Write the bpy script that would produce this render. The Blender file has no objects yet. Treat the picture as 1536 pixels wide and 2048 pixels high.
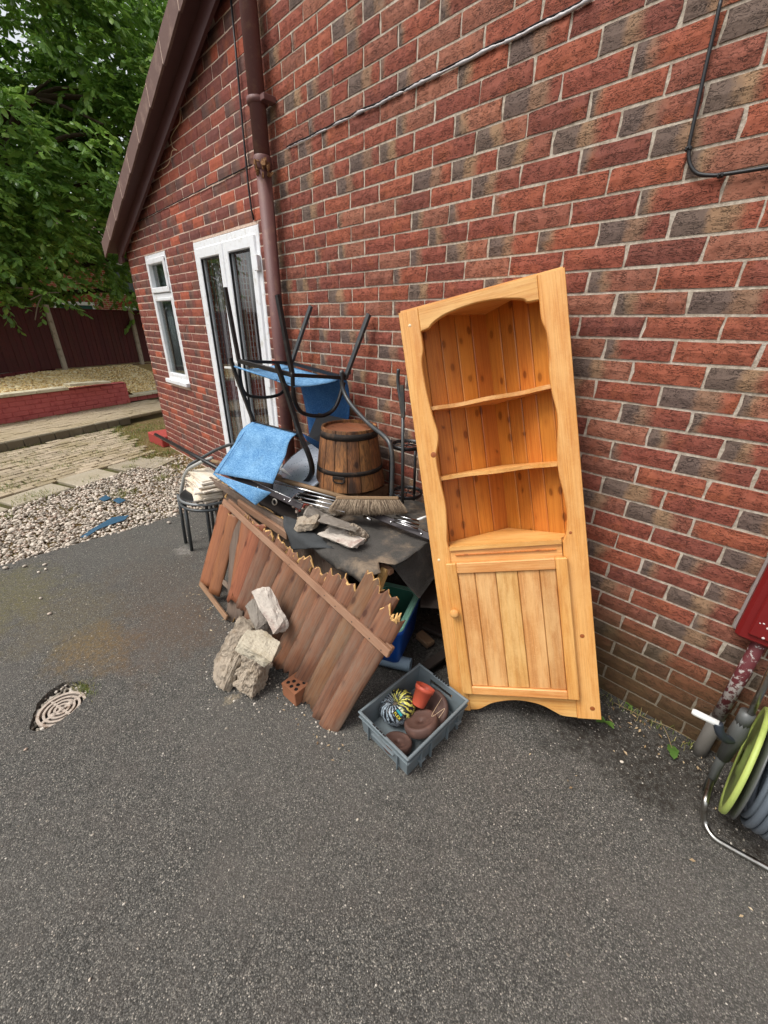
import bpy, bmesh, math, random
import numpy as np
from mathutils import Vector, Matrix, noise
random.seed(7); rng = np.random.default_rng(7)
S = bpy.context.scene
COL = S.collection

# ---------------------------------------------------------------- camera
CAM = np.array([2.583, -1.7526, 1.6109])
_v = np.array([.4142, .7675, .1854]); FPX = 793.6
def rodr(v):
    v = np.array(v, float); a = np.linalg.norm(v)
    K = np.array([[0, -v[2], v[1]], [v[2], 0, -v[0]], [-v[1], v[0], 0]])/max(a, 1e-9)
    return np.eye(3)+math.sin(a)*K+(1-math.cos(a))*K@K
RR = rodr(_v) @ np.array([[1, 0, 0], [0, 0, -1], [0, 1, 0]], float)
cam = bpy.data.cameras.new('camera'); camo = bpy.data.objects.new('camera', cam); COL.objects.link(camo)
m = Matrix([list(RR[0]), list(-RR[1]), list(-RR[2])]).transposed().to_4x4(); m.translation = Vector(CAM)
camo.matrix_world = m
cam.sensor_fit = 'VERTICAL'; cam.sensor_height = 36; cam.lens = FPX/2048*36; cam.clip_end = 500; cam.clip_start = .02
S.camera = camo

# ---------------------------------------------------------------- light: bright overcast day
SUN_EL, SUN_AZ = 58, 205     # degrees; azimuth clockwise from +Y
world = bpy.data.worlds.new('World'); S.world = world; world.use_nodes = True
wn = world.node_tree; wn.nodes.clear()
sky = wn.nodes.new('ShaderNodeTexSky'); sky.sky_type = 'NISHITA'; sky.sun_disc = False
sky.sun_elevation = math.radians(SUN_EL); sky.sun_rotation = math.radians(SUN_AZ)
sky.dust_density = 4; sky.air_density = 1.0; sky.ozone_density = 1
hs = wn.nodes.new('ShaderNodeHueSaturation'); hs.inputs['Saturation'].default_value = .22
bgn = wn.nodes.new('ShaderNodeBackground'); bgn.inputs['Strength'].default_value = .15
wo = wn.nodes.new('ShaderNodeOutputWorld')
wn.links.new(sky.outputs[0], hs.inputs['Color']); wn.links.new(hs.outputs[0], bgn.inputs['Color']); wn.links.new(bgn.outputs[0], wo.inputs['Surface'])
sl = bpy.data.lights.new('sun', 'SUN'); sl.energy = 1.3; sl.angle = math.radians(22); sl.color = (1, .965, .91)
so = bpy.data.objects.new('sun', sl); COL.objects.link(so)
az, el = math.radians(SUN_AZ), math.radians(SUN_EL)
sd = Vector((math.sin(az)*math.cos(el), math.cos(az)*math.cos(el), math.sin(el)))
so.rotation_euler = sd.to_track_quat('Z', 'Y').to_euler()
S.view_settings.view_transform = 'Standard'; S.view_settings.look = 'None'
S.view_settings.exposure = 0.58; S.view_settings.gamma = 1; S.view_settings.use_curve_mapping = False

# ---------------------------------------------------------------- survey helpers (photo pixel -> place in the world)
def ray(x, y): return RR.T @ np.array([(x-768)/FPX, (y-1024)/FPX, 1.0])
def G(x, y, z=0.0):
    d = ray(x, y); t = (z-CAM[2])/d[2]; p = CAM+t*d; return Vector((p[0], p[1], z))
def P(x, y, Y=0.0):
    d = ray(x, y); t = (Y-CAM[1])/d[1]; return Vector(CAM+t*d)
def V(*a): return Vector(a)
def px(p):
    c = RR @ (np.array(p)-CAM); return (768+FPX*c[0]/c[2], 1024+FPX*c[1]/c[2], c[2])
def infront(p, mar=40):
    x, y, d = px(p); return d > .1 and -mar < x < 1536+mar and -mar < y < 2048+mar

# ---------------------------------------------------------------- object helpers
def thing(name, label, cat, loc=(0, 0, 0), group=None, rot=None):
    o = bpy.data.objects.new(name, None); COL.objects.link(o); o.location = loc; o.empty_display_size = .1
    if rot is not None: o.rotation_mode = 'QUATERNION'; o.rotation_quaternion = rot
    o['label'] = label; o['category'] = cat
    if group: o['group'] = group
    o['_world'] = rot is None
    return o
def link(name, me, mats, parent=None, local=False, kind=None, label=None):
    o = bpy.data.objects.new(name, me); COL.objects.link(o)
    for mm in (mats if isinstance(mats, (list, tuple)) else [mats]):
        if len(me.materials) < (len(mats) if isinstance(mats, (list, tuple)) else 1): me.materials.append(mm)
    if parent is not None:
        o.parent = parent
        if parent.type == 'EMPTY' and not local and parent.get('_world', False): o.location = -parent.location
    if kind: o['kind'] = kind
    if label: o['label'] = label
    return o
def solo(name, mb, mats, label, cat, group=None, smooth=None, kind=None):
    """one thing that is one mesh: origin moved to its base"""
    me = mb.mesh(name, smooth)
    co = np.empty(len(me.vertices)*3, np.float32); me.vertices.foreach_get('co', co); co = co.reshape(-1, 3)
    b = np.array([(co[:, 0].min()+co[:, 0].max())/2, (co[:, 1].min()+co[:, 1].max())/2, co[:, 2].min()])
    me.vertices.foreach_set('co', (co-b).astype(np.float32).ravel()); me.update()
    o = link(name, me, mats); o.location = b
    if kind: o['kind'] = kind
    else: o['label'] = label; o['category'] = cat
    if group: o['group'] = group
    return o

class MB:
    def __init__(s): s.v = []; s.f = []; s.mi = []; s.sm = []; s.at = []
    def add(s, vs, fs, mi=0, smooth=False, at=None):
        b = len(s.v); s.v += [tuple(p) for p in vs]
        for f in fs: s.f.append(tuple(i+b for i in f)); s.mi.append(mi); s.sm.append(smooth)
        if at is not None: s.at += at
        elif s.at: s.at += [(0, 0, 0, 0)]*len(vs)
        return s
    def box(s, c, sz, rot=None, mi=0, bev=0.0, jit=0.0):
        c = Vector(c); hx, hy, hz = sz[0]/2, sz[1]/2, sz[2]/2
        R = rot if rot is not None else Matrix.Identity(3)
        if bev <= 0:
            vs = [Vector((x, y, z)) for x in (-hx, hx) for y in (-hy, hy) for z in (-hz, hz)]
            fs = [(0, 1, 3, 2), (4, 6, 7, 5), (0, 4, 5, 1), (2, 3, 7, 6), (0, 2, 6, 4), (1, 5, 7, 3)]
        else:
            b = min(bev, hx*.9, hy*.9, hz*.9); vs = []; idx = {}
            for sx in (-1, 1):
                for sy in (-1, 1):
                    for sz_ in (-1, 1):
                        for a, p in enumerate(((hx, hy-b, hz-b), (hx-b, hy, hz-b), (hx-b, hy-b, hz))):
                            idx[(sx, sy, sz_, a)] = len(vs); vs.append(Vector((sx*p[0], sy*p[1], sz_*p[2])))
            I = lambda *k: idx[k]; fs = []
            for q in (-1, 1):
                fs.append((I(q, -1, -1, 0), I(q, 1, -1, 0), I(q, 1, 1, 0), I(q, -1, 1, 0))[::q])
                fs.append((I(-1, q, -1, 1), I(1, q, -1, 1), I(1, q, 1, 1), I(-1, q, 1, 1))[::-q])
                fs.append((I(-1, -1, q, 2), I(1, -1, q, 2), I(1, 1, q, 2), I(-1, 1, q, 2))[::q])
            for a in (-1, 1):
                for c2 in (-1, 1):
                    fs.append((I(a, c2, -1, 0), I(a, c2, 1, 0), I(a, c2, 1, 1), I(a, c2, -1, 1)))
                    fs.append((I(a, -1, c2, 0), I(a, 1, c2, 0), I(a, 1, c2, 2), I(a, -1, c2, 2)))
                    fs.append((I(-1, a, c2, 1), I(1, a, c2, 1), I(1, a, c2, 2), I(-1, a, c2, 2)))
                    for d in (-1, 1): fs.append((I(a, c2, d, 0), I(a, c2, d, 1), I(a, c2, d, 2)))
        if jit: vs = [v+Vector((random.uniform(-jit, jit), random.uniform(-jit, jit), random.uniform(-jit, jit))) for v in vs]
        s.add([c+R@v for v in vs], fs, mi); return s
    def beam(s, a, b, w, t, up=(0, 0, 1), mi=0, bev=.002, jit=0):
        a, b = Vector(a), Vector(b); x = (b-a).normalized(); u = Vector(up); z = (u-u.dot(x)*x).normalized(); y = z.cross(x)
        R = Matrix([x, y, z]).transposed(); s.box((a+b)/2, ((b-a).length, w, t), R, mi, bev, jit); return s
    def tube(s, pts, r, n=10, mi=0, caps=True, smooth=True, sq=None, rr=None, upv=None):
        pts = [Vector(p) for p in pts]; rings = []
        T = []
        for i in range(len(pts)):
            a = pts[max(i-1, 0)]; b = pts[min(i+1, len(pts)-1)]; T.append((b-a).normalized())
        u = Vector(upv) if upv else (Vector((0, 0, 1)) if abs(T[0].z) < .9 else Vector((1, 0, 0)))
        u = (u-u.dot(T[0])*T[0]).normalized(); vs = []
        k = 4 if sq else n
        for i, p in enumerate(pts):
            u = (u-u.dot(T[i])*T[i]).normalized(); w = T[i].cross(u); q = rr[i] if rr else r
            for j in range(k):
                if sq: sx, sy = ((-1, -1), (1, -1), (1, 1), (-1, 1))[j]; vs.append(p+u*sx*sq[0]/2+w*sy*sq[1]/2)
                else:
                    an = 2*math.pi*j/k; vs.append(p+u*math.cos(an)*q+w*math.sin(an)*q)
        fs = [(i*k+j, i*k+(j+1) % k, (i+1)*k+(j+1) % k, (i+1)*k+j) for i in range(len(pts)-1) for j in range(k)]
        if caps: fs += [tuple(range(k))[::-1], tuple((len(pts)-1)*k+j for j in range(k))]
        s.add(vs, fs, mi, smooth and not sq); return s
    def lathe(s, prof, c, axis=(0, 0, 1), n=32, mi=0, smooth=True, capb=False, capt=False):
        z = Vector(axis).normalized(); x = z.orthogonal().normalized(); y = z.cross(x); c = Vector(c)
        vs = [c+z*h+(x*math.cos(2*math.pi*j/n)+y*math.sin(2*math.pi*j/n))*r for r, h in prof for j in range(n)]
        fs = [(i*n+j, i*n+(j+1) % n, (i+1)*n+(j+1) % n, (i+1)*n+j) for i in range(len(prof)-1) for j in range(n)]
        if capb: fs.append(tuple(range(n))[::-1])
        if capt: fs.append(tuple((len(prof)-1)*n+j for j in range(n)))
        s.add(vs, fs, mi, smooth); return s
    def prism(s, poly, axis_vec, mi=0):
        """poly: 3D outline, extruded by axis_vec"""
        n = len(poly); a = Vector(axis_vec); vs = [Vector(p) for p in poly]+[Vector(p)+a for p in poly]
        fs = [tuple(range(n)), tuple(range(2*n-1, n-1, -1))]+[(i, (i+1) % n, n+(i+1) % n, n+i)[::-1] for i in range(n)]
        s.add(vs, fs, mi); return s
    def mesh(s, name, smooth=None):
        me = bpy.data.meshes.new(name); me.from_pydata(s.v, [], s.f)
        me.polygons.foreach_set('material_index', s.mi)
        me.polygons.foreach_set('use_smooth', [bool(x) if smooth is None else smooth for x in s.sm])
        if s.at:
            a = me.attributes.new('bd', 'FLOAT_COLOR', 'POINT'); a.data.foreach_set('color', np.array(s.at, np.float32).ravel())
        me.update(); return me
def part(name, mb, mats, parent, local=False, kind=None, label=None, smooth=None, fixn=True):
    me = mb.mesh(name, smooth)
    if fixn and len(me.polygons) < 4000:
        bm = bmesh.new(); bm.from_mesh(me); bmesh.ops.recalc_face_normals(bm, faces=bm.faces); bm.to_mesh(me); bm.free()
    return link(name, me, mats, parent, local, kind, label)
def npmesh(name, verts, faces, attr=None, smooth=False, tri=False):
    """fast mesh from numpy arrays; faces (n,k)"""
    me = bpy.data.meshes.new(name); k = faces.shape[1]
    me.vertices.add(len(verts)); me.vertices.foreach_set('co', verts.astype(np.float32).ravel())
    me.loops.add(faces.size); me.loops.foreach_set('vertex_index', faces.astype(np.int32).ravel())
    me.polygons.add(len(faces)); me.polygons.foreach_set('loop_start', np.arange(0, faces.size, k, dtype=np.int32))
    me.polygons.foreach_set('loop_total', np.full(len(faces), k, np.int32))
    me.polygons.foreach_set('use_smooth', np.full(len(faces), smooth))
    if attr is not None:
        a = me.attributes.new('bd', 'FLOAT_COLOR', 'POINT'); a.data.foreach_set('color', attr.astype(np.float32).ravel())
    me.update(calc_edges=True); return me
def struct(name, mb, mats, parent=None, smooth=None, kind='structure'):
    me = mb.mesh(name, smooth)
    bm = bmesh.new(); bm.from_mesh(me); bmesh.ops.recalc_face_normals(bm, faces=bm.faces); bm.to_mesh(me); bm.free()
    return link(name, me, mats, parent, kind=kind)
def bez(pts, n=8):
    """Catmull-Rom through points"""
    pts = [Vector(p) for p in pts]; out = []
    for i in range(len(pts)-1):
        p0 = pts[max(i-1, 0)]; p1 = pts[i]; p2 = pts[i+1]; p3 = pts[min(i+2, len(pts)-1)]
        for k in range(n):
            t = k/n
            out.append(.5*((2*p1)+(p2-p0)*t+(2*p0-5*p1+4*p2-p3)*t*t+(3*p1-p0-3*p2+p3)*t**3))
    out.append(pts[-1]); return out

# ---------------------------------------------------------------- material helpers
def lin(c):
    return tuple((x/255/12.92 if x/255 <= .04045 else ((x/255+.055)/1.055)**2.4) for x in c)+(1,)
class NT:
    def __init__(s, name):
        s.m = bpy.data.materials.new(name); s.m.use_nodes = True; s.t = s.m.node_tree; s.b = s.t.nodes['Principled BSDF']
    def n(s, typ, ins=None, **pr):
        nd = s.t.nodes.new(typ)
        for k, v in pr.items(): setattr(nd, k, v)
        for k, v in (ins or {}).items(): s.set(nd.inputs[k], v)
        return nd
    def set(s, sock, v):
        if hasattr(v, 'outputs'): v = v.outputs[0]
        if isinstance(v, bpy.types.NodeSocket): s.t.links.new(v, sock)
        else: sock.default_value = v
    def coord(s, kind='Object', scale=(1, 1, 1), rot=(0, 0, 0), loc=(0, 0, 0)):
        c = s.n('ShaderNodeTexCoord'); mp = s.n('ShaderNodeMapping', {'Vector': c.outputs[kind]})
        mp.inputs['Scale'].default_value = scale; mp.inputs['Rotation'].default_value = rot; mp.inputs['Location'].default_value = loc
        return mp.outputs[0]
    def noise(s, vec, scale, detail=4, rough=.55, dist=0):
        return s.n('ShaderNodeTexNoise', {'Vector': vec, 'Scale': scale, 'Detail': detail, 'Roughness': rough, 'Distortion': dist}).outputs[0]
    def vor(s, vec, scale, feature='F1', out='Distance', rnd=1):
        return s.n('ShaderNodeTexVoronoi', {'Vector': vec, 'Scale': scale, 'Randomness': rnd}, feature=feature).outputs[out]
    def ramp(s, fac, stops, interp='LINEAR'):
        r = s.n('ShaderNodeValToRGB', {'Fac': fac}); e = r.color_ramp.elements; r.color_ramp.interpolation = interp
        while len(e) < len(stops): e.new(.5)
        for k, (p, c) in enumerate(stops): e[k].position = p; e[k].color = c if len(c) == 4 else tuple(c)+(1,)
        return r.outputs[0]
    def step(s, v, a, b):
        return s.n('ShaderNodeMapRange', {'Value': v, 'From Min': a, 'From Max': b}, interpolation_type='SMOOTHSTEP').outputs[0]
    def mix(s, f, a, b, mode='MIX'):
        nd = s.n('ShaderNodeMix', data_type='RGBA', blend_type=mode); s.set(nd.inputs[0], f); s.set(nd.inputs[6], a); s.set(nd.inputs[7], b); return nd.outputs[2]
    def math(s, op, a, b=0.0, c=None):
        nd = s.n('ShaderNodeMath', operation=op); s.set(nd.inputs[0], a); s.set(nd.inputs[1], b)
        if c is not None: s.set(nd.inputs[2], c)
        return nd.outputs[0]
    def sep(s, v):
        nd = s.n('ShaderNodeSeparateXYZ', {'Vector': v}); return nd.outputs
    def attr(s):
        nd = s.n('ShaderNodeAttribute', attribute_name='bd'); sp = s.n('ShaderNodeSeparateColor', {'Color': nd.outputs['Color']})
        return sp.outputs[0], sp.outputs[1], sp.outputs[2], nd.outputs['Alpha']
    def bump(s, h, strength=.5, dist=.01, prev=None):
        nd = s.n('ShaderNodeBump', {'Height': h, 'Strength': strength, 'Distance': dist})
        if prev is not None: s.set(nd.inputs['Normal'], prev)
        return nd.outputs[0]
    def done(s, color, rough=.8, normal=None, metal=0, spec=None, coat=None, trans=None):
        s.set(s.b.inputs['Base Color'], color); s.set(s.b.inputs['Roughness'], rough); s.b.inputs['Metallic'].default_value = metal
        if normal is not None: s.set(s.b.inputs['Normal'], normal)
        if spec is not None: s.b.inputs['Specular IOR Level'].default_value = spec
        if coat is not None: s.b.inputs['Coat Weight'].default_value = coat
        if trans is not None: s.b.inputs['Transmission Weight'].default_value = trans
        return s.m

def simple(name, c, rough=.5, metal=0, var=.12, scale=40, bump=.1, dist=.002, spec=None, dirt=None, dscale=9):
    t = NT(name); v = t.coord(); n1 = t.noise(v, scale, 5); n2 = t.noise(v, scale*.12, 4)
    c = lin(c); d = tuple(x*(1-var*2) for x in c[:3])+(1,); l = tuple(min(1, x*(1+var)) for x in c[:3])+(1,)
    col = t.mix(t.math('MULTIPLY', t.math('ADD', n1, n2), .5), d, l)
    if dirt is not None: col = t.mix(t.step(t.noise(v, dscale, 6, .65), .5, .72), col, lin(dirt))
    return t.done(col, t.math('ADD', rough-.06, t.math('MULTIPLY', n2, .12)), t.bump(n1, bump, dist), metal, spec)

def m_brick(name, pal, darks, dark_amt, crease=True, algae_shade=True, efflo=.8):
    t = NT(name); v = t.coord(); u, w, r1, r2 = t.attr(); x, y, z = t.sep(v)
    base = t.ramp(r1, pal)
    n = t.noise(v, 26, 6, .6); fine = t.noise(v, 160, 4, .6)
    base = t.mix(t.math('MULTIPLY', t.step(n, .3, .75), .45), base, t.mix(1.0, base, lin((150, 105, 85)), 'MULTIPLY'))
    base = t.mix(t.step(t.noise(v, 9, 4), .5, .75), base, t.mix(.5, base, lin((168, 96, 62))))
    # burnt end
    nz = t.math('MULTIPLY', t.math('SUBTRACT', t.noise(v, 14, 3), .5), .35)
    uu = t.math('ADD', u, nz)
    thr = t.math('MULTIPLY', t.math('SUBTRACT', r2, 1-dark_amt), .46/dark_amt)
    f1 = t.math('SUBTRACT', 1.0, t.step(t.math('SUBTRACT', uu, thr), -.04, .10))
    f2 = t.math('SUBTRACT', 1.0, t.step(t.math('SUBTRACT', uu, t.math('MULTIPLY', thr, 1.75)), -.08, .14))
    tan = t.ramp(t.math('FRACT', t.math('MULTIPLY', r2, 17.3)), [(0, darks[1]), (.5, darks[2]), (1, darks[1])])
    on = t.step(r2, 1-dark_amt, 1-dark_amt+.03)
    col = t.mix(t.math('MULTIPLY', f2, t.math('MULTIPLY', on, .85)), base, tan)
    col = t.mix(t.math('MULTIPLY', f1, t.math('MULTIPLY', on, .8)), col, darks[0])
    col = t.mix(t.math('MULTIPLY', t.step(fine, .55, .8), .35), col, t.mix(.5, col, (.55, .40, .30, 1)))
    pits = t.math('MULTIPLY', t.step(t.vor(v, 170), .34, .14), t.step(t.noise(v, 34, 2), .40, .54))
    col = t.mix(t.math('MULTIPLY', pits, .75), col, (.018, .01, .009, 1))
    h = t.math('ADD', n, t.math('MULTIPLY', fine, .5))
    if crease:
        cv = t.coord(scale=(26, 10, 95)); cr = t.noise(cv, 1.0, 3, .55, 1.6)
        cl = t.math('SUBTRACT', 1.0, t.step(t.math('ABSOLUTE', t.math('SUBTRACT', cr, .5)), 0, .034))
        cl = t.math('MULTIPLY', cl, t.step(t.noise(v, 24, 2), .38, .52))
        col = t.mix(t.math('MULTIPLY', cl, .8), col, t.mix(.82, col, (.01, .006, .005, 1)))
        h = t.math('SUBTRACT', h, t.math('MULTIPLY', cl, .9))
    if efflo:
        e = t.math('MULTIPLY', t.step(t.noise(t.coord(scale=(1, 1, 1.6)), 5.5, 6, .7), .62, .80), efflo)
        edge = t.math('MAXIMUM', t.step(w, .72, 1.0), .25)
        col = t.mix(t.math('MULTIPLY', e, edge), col, lin((205, 188, 178)))
    col = t.mix(t.math('MULTIPLY', t.step(t.noise(v, 1.7, 5, .65), .5, .72), .28), col, t.mix(.6, col, (.05, .035, .03, 1)))
    if algae_shade:  # algae stain at the wall base, deepened in colour to stand for contact shade
        az_ = t.math('ADD', z, t.math('MULTIPLY', t.math('SUBTRACT', t.noise(v, 3.2, 4), .5), .5))
        a = t.math('SUBTRACT', 1.0, t.step(az_, .12, .72))
        col = t.mix(t.math('MULTIPLY', a, .86), col, t.mix(n, lin((58, 50, 34)), lin((88, 74, 46))))
    return t.done(col, .88, t.bump(h, .75, .004), spec=.25)

MAIN = m_brick('brick_red_rustic', [(0, lin((130, 78, 67))), (.25, lin((150, 84, 69))), (.5, lin((164, 94, 71))), (.7, lin((144, 82, 68))), (.85, lin((150, 98, 80))), (1, lin((166, 110, 88)))],
               [lin((96, 84, 80)), lin((138, 110, 90)), lin((154, 128, 98))], .47)
ANNEX = m_brick('brick_dark_smooth', [(0, lin((116, 72, 66))), (.3, lin((128, 76, 68))), (.55, lin((138, 78, 68))), (.66, lin((114, 80, 70))), (.8, lin((140, 82, 70))), (.9, lin((162, 88, 68))), (1, lin((178, 96, 72)))],
                [lin((92, 68, 64)), lin((106, 78, 70)), lin((114, 86, 74))], .3, crease=False, algae_shade=False, efflo=.35)
def m_mortar(name, a, b, algae_shade=True):
    t = NT(name); v = t.coord(); n = t.noise(v, 60, 6, .65); n2 = t.noise(v, 5, 4); x, y, z = t.sep(v)
    col = t.mix(t.step(n, .3, .7), lin(a), lin(b)); col = t.mix(t.step(n2, .5, .75), col, t.mix(.5, col, lin((205, 195, 185))))
    if algae_shade: col = t.mix(t.math('MULTIPLY', t.math('SUBTRACT', 1.0, t.step(z, .1, .6)), .7), col, lin((84, 74, 52)))
    return t.done(col, .95, t.bump(t.noise(v, 180, 5, .7), .8, .004), spec=.1)
MORTAR = m_mortar('mortar_grey', (156, 143, 127), (202, 190, 173)); MORTAR2 = m_mortar('mortar_pale', (200, 172, 154), (226, 204, 186), False)

def m_wood(name, light, dark, ax=2, rings=14, knots=0.0, rough=.55, weather=None, wamt=.5, objrand=.0, scratch=0, coat=None, kcol=(70, 32, 12), bumpd=.0012):
    t = NT(name); st = [15, 15, 15]; st[ax] = .55
    v = t.coord(scale=tuple(st)); o = t.coord()
    oi = t.n('ShaderNodeObjectInfo').outputs['Random']
    off = t.n('ShaderNodeVectorMath', operation='ADD'); t.set(off.inputs[0], v)
    cb = t.n('ShaderNodeCombineXYZ', {'X': t.math('MULTIPLY', oi, 37.0), 'Y': t.math('MULTIPLY', oi, 19.0), 'Z': t.math('MULTIPLY', oi, 11.0)}); t.set(off.inputs[1], cb)
    vv = off.outputs[0]
    big = t.noise(vv, 1.25, 2, .45, .25)
    ring = t.math('FRACT', t.math('MULTIPLY', big, rings)); ring = t.math('ABSOLUTE', t.math('SUBTRACT', ring, .5)); ring = t.math('MULTIPLY', ring, 2)
    st2 = [170, 170, 170]; st2[ax] = 3.2
    fib = t.noise(t.coord(scale=tuple(st2)), 1.0, 5, .6)
    col = t.mix(t.math('MULTIPLY', t.step(ring, .45, 1.0), .42), lin(light), lin(dark))
    col = t.mix(t.math('MULTIPLY', t.step(fib, .4, .66), .5), col, t.mix(.7, col, lin(dark)))
    col = t.mix(t.math('MULTIPLY', t.step(t.noise(o, 4.5, 3), .42, .66), .35), col, t.mix(.6, col, lin(dark)))
    if knots:
        ks = [16, 16, 16]; ks[ax] = 9; kv = t.vor(t.coord(scale=tuple(ks)), 1.0); kk = t.math('MULTIPLY', t.math('SUBTRACT', 1.0, t.step(kv, .14, .21)), t.step(t.noise(o, 7.3, 1), .5-knots*.1, .54-knots*.1))
        col = t.mix(t.math('MULTIPLY', kk, .9), col, lin(kcol))
        halo = t.math('MULTIPLY', t.math('SUBTRACT', 1.0, t.step(kv, .18, .36)), t.step(t.noise(o, 7.3, 1), .5-knots*.1, .54-knots*.1))
        col = t.mix(t.math('MULTIPLY', halo, .4), col, lin(dark))
    if weather is not None:
        wv = [7, 7, 7]; wv[ax] = 1.4
        col = t.mix(t.math('MULTIPLY', t.step(t.noise(t.coord(scale=tuple(wv)), 2.1, 6, .7), .36, .68), wamt), col, lin(weather))
    if scratch:
        sc = t.math('SUBTRACT', 1.0, t.step(t.math('ABSOLUTE', t.math('SUBTRACT', t.noise(t.coord(scale=(6, 6, 9), rot=(.3, .2, .5)), 2.2, 5, .75, 2.5), .5)), 0, .012))
        col = t.mix(t.math('MULTIPLY', sc, scratch*t_f(1)), col, lin((236, 196, 140)))
    if objrand: 
        hsv = t.n('ShaderNodeHueSaturation', {'Color': col, 'Value': t.math('ADD', 1-objrand/2, t.math('MULTIPLY', oi, objrand)), 'Hue': t.math('ADD', .5-.003, t.math('MULTIPLY', t.math('FRACT', t.math('MULTIPLY', oi, 7.7)), .012))})
        col = hsv.outputs[0]
    hh = t.math('ADD', t.math('MULTIPLY', ring, .35), fib)
    return t.done(col, rough, t.bump(hh, .5, bumpd), coat=coat)
def t_f(x): return float(x)
PINE_V = m_wood('pine_varnished_upright', (216, 150, 80), (180, 100, 38), 2, 11, 0, .48, (236, 186, 120), .5, .10, .25)
PINE_H = m_wood('pine_varnished_cross', (216, 152, 84), (180, 102, 42), 0, 11, 0, .48, (236, 188, 124), .5, .10, .25)
PINE_IN = m_wood('pine_lining_boards', (198, 122, 52), (160, 82, 28), 2, 9, 1.2, .38, (216, 136, 56), .3, .22)
PINE_D = m_wood('pine_door_boards', (206, 148, 84), (166, 104, 50), 2, 10, 0, .5, (236, 194, 132), .6, .14, .4)
SLAT = m_wood('slat_stained', (128, 84, 58), (74, 45, 32), 2, 12, .5, .78, (120, 102, 86), .8, .34)
SLAT2 = m_wood('slat_orange', (146, 90, 60), (102, 54, 36), 2, 12, .4, .55, (138, 84, 58), .45, .22)
GREYW = m_wood('timber_weathered', (112, 92, 78), (74, 60, 52), 2, 12, .3, .85, (122, 108, 96), .6, .25)
BATTEN = m_wood('batten_wood', (146, 108, 82), (112, 76, 54), 0, 9, .5, .75, (152, 124, 102), .5, .1)
FRESH = m_wood('splintered_wood', (208, 168, 106), (160, 114, 64), 2, 14, 0, .7)
STAVE = m_wood('stave_wood', (170, 112, 66), (52, 34, 24), 2, 18, .6, .75, (58, 40, 30), .95, .6)
LID = m_wood('barrel_end_wood', (140, 82, 48), (96, 54, 32), 0, 8, .2, .7, (130, 92, 66), .5)
WHITEW = m_wood('board_whitewashed', (222, 208, 188), (196, 172, 144), 0, 10, .2, .6, (232, 226, 216), .7, .12)
POLE = m_wood('broom_handle_wood', (148, 118, 86), (110, 84, 58), 0, 8, .2, .7, (128, 112, 84), .4)
OFFCUT = m_wood('offcut_wood', (128, 98, 70), (88, 62, 44), 0, 8, .2, .8, (110, 94, 76), .5)

FELT = simple('roofing_felt', (84, 81, 77), .95, 0, .35, 150, 1.0, .004, .15, (136, 120, 102), 5)
FELT2 = simple('roofing_felt_clean', (72, 74, 75), .95, 0, .3, 300, .9, .002, .15)
def m_fabric(name, a, b):
    t = NT(name); v = t.coord()
    n1 = t.noise(t.coord(scale=(60, 60, 420)), 1, 3, .6); n2 = t.noise(t.coord(scale=(420, 420, 60)), 1, 3, .6); n3 = t.noise(v, 12, 4)
    f = t.step(t.math('ADD', t.math('MULTIPLY', t.math('ADD', n1, n2), .5), t.math('MULTIPLY', t.math('SUBTRACT', n3, .5), .2)), .36, .64)
    return t.done(t.mix(t.math('MULTIPLY', t.step(t.noise(t.coord(scale=(1, 1, 1.3)), 6, 5, .7), .5, .75), .3), t.mix(f, lin(a), lin(b)), lin((96, 120, 134))), .85, t.bump(t.math('ADD', n1, n2), .35, .001), spec=.2)
BLUE = m_fabric('sling_fabric_blue', (56, 108, 156), (128, 172, 206))
BLUED = m_fabric('sling_fabric_deep', (34, 82, 138), (76, 126, 180))
BLACKM = simple('frame_black', (34, 34, 36), .38, .2, .25, 60, .08, .001, .5, (58, 54, 50), 30)
GREYM = simple('frame_grey', (74, 78, 80), .4, .3, .15, 60, .08, .001, .5, (96, 90, 82), 25)
CHROME = simple('chrome', (205, 205, 205), .16, 1, .05, 50, .02)
STEEL = simple('steel_tube', (176, 174, 168), .3, 1, .08, 50, .05, .001, None, (120, 104, 88), 30)
UPVC = simple('upvc_white', (232, 234, 236), .28, 0, .03, 20, .02, .001, .5, (206, 204, 198), 14)
PIPEB = simple('pipe_brown', (106, 68, 64), .58, 0, .12, 30, .06, .001, .5, (122, 88, 74), 16)
BOARDB = simple('bargeboard_brown', (74, 44, 42), .5, 0, .15, 20, .05, .001, .4)
TILEC = simple('tile_concrete_brown', (112, 90, 84), .85, 0, .12, 60, .4, .003, .2, (132, 110, 100), 10)
BLACKP = simple('cable_black', (30, 30, 32), .45, 0, .1)
SEAL = simple('sealant_silver', (176, 172, 172), .45, .2, .15, 70, .6, .004, .5)
CREAM = simple('string_cream', (210, 184, 150), .9)
CONC = simple('concrete_post', (172, 160, 142), .95, 0, .16, 60, .6, .003, .15, (124, 116, 98), 12)
COPE = simple('coping_stone', (206, 196, 168), .92, 0, .12, 60, .5, .002, .15, (170, 158, 130), 8)
RUBBLE = simple('broken_concrete', (178, 164, 146), .98, 0, .34, 75, 1.0, .009, .1, (132, 116, 96), 19)
RUBBLE2 = simple('broken_concrete_grey', (146, 138, 128), .98, 0, .24, 60, 1.0, .006, .1, (106, 98, 88), 13)
RUBBLE3 = simple('broken_concrete_pale', (204, 194, 182), .98, 0, .2, 50, 1.0, .006, .1, (164, 142, 132), 16)
SANDB = simple('brick_sandy', (158, 106, 78), .95, 0, .15, 90, .6, .002, .15)
CRATE = simple('crate_plastic_grey', (112, 122, 126), .5, 0, .1, 20, .08, .001, .4, (94, 98, 98), 11)
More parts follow.
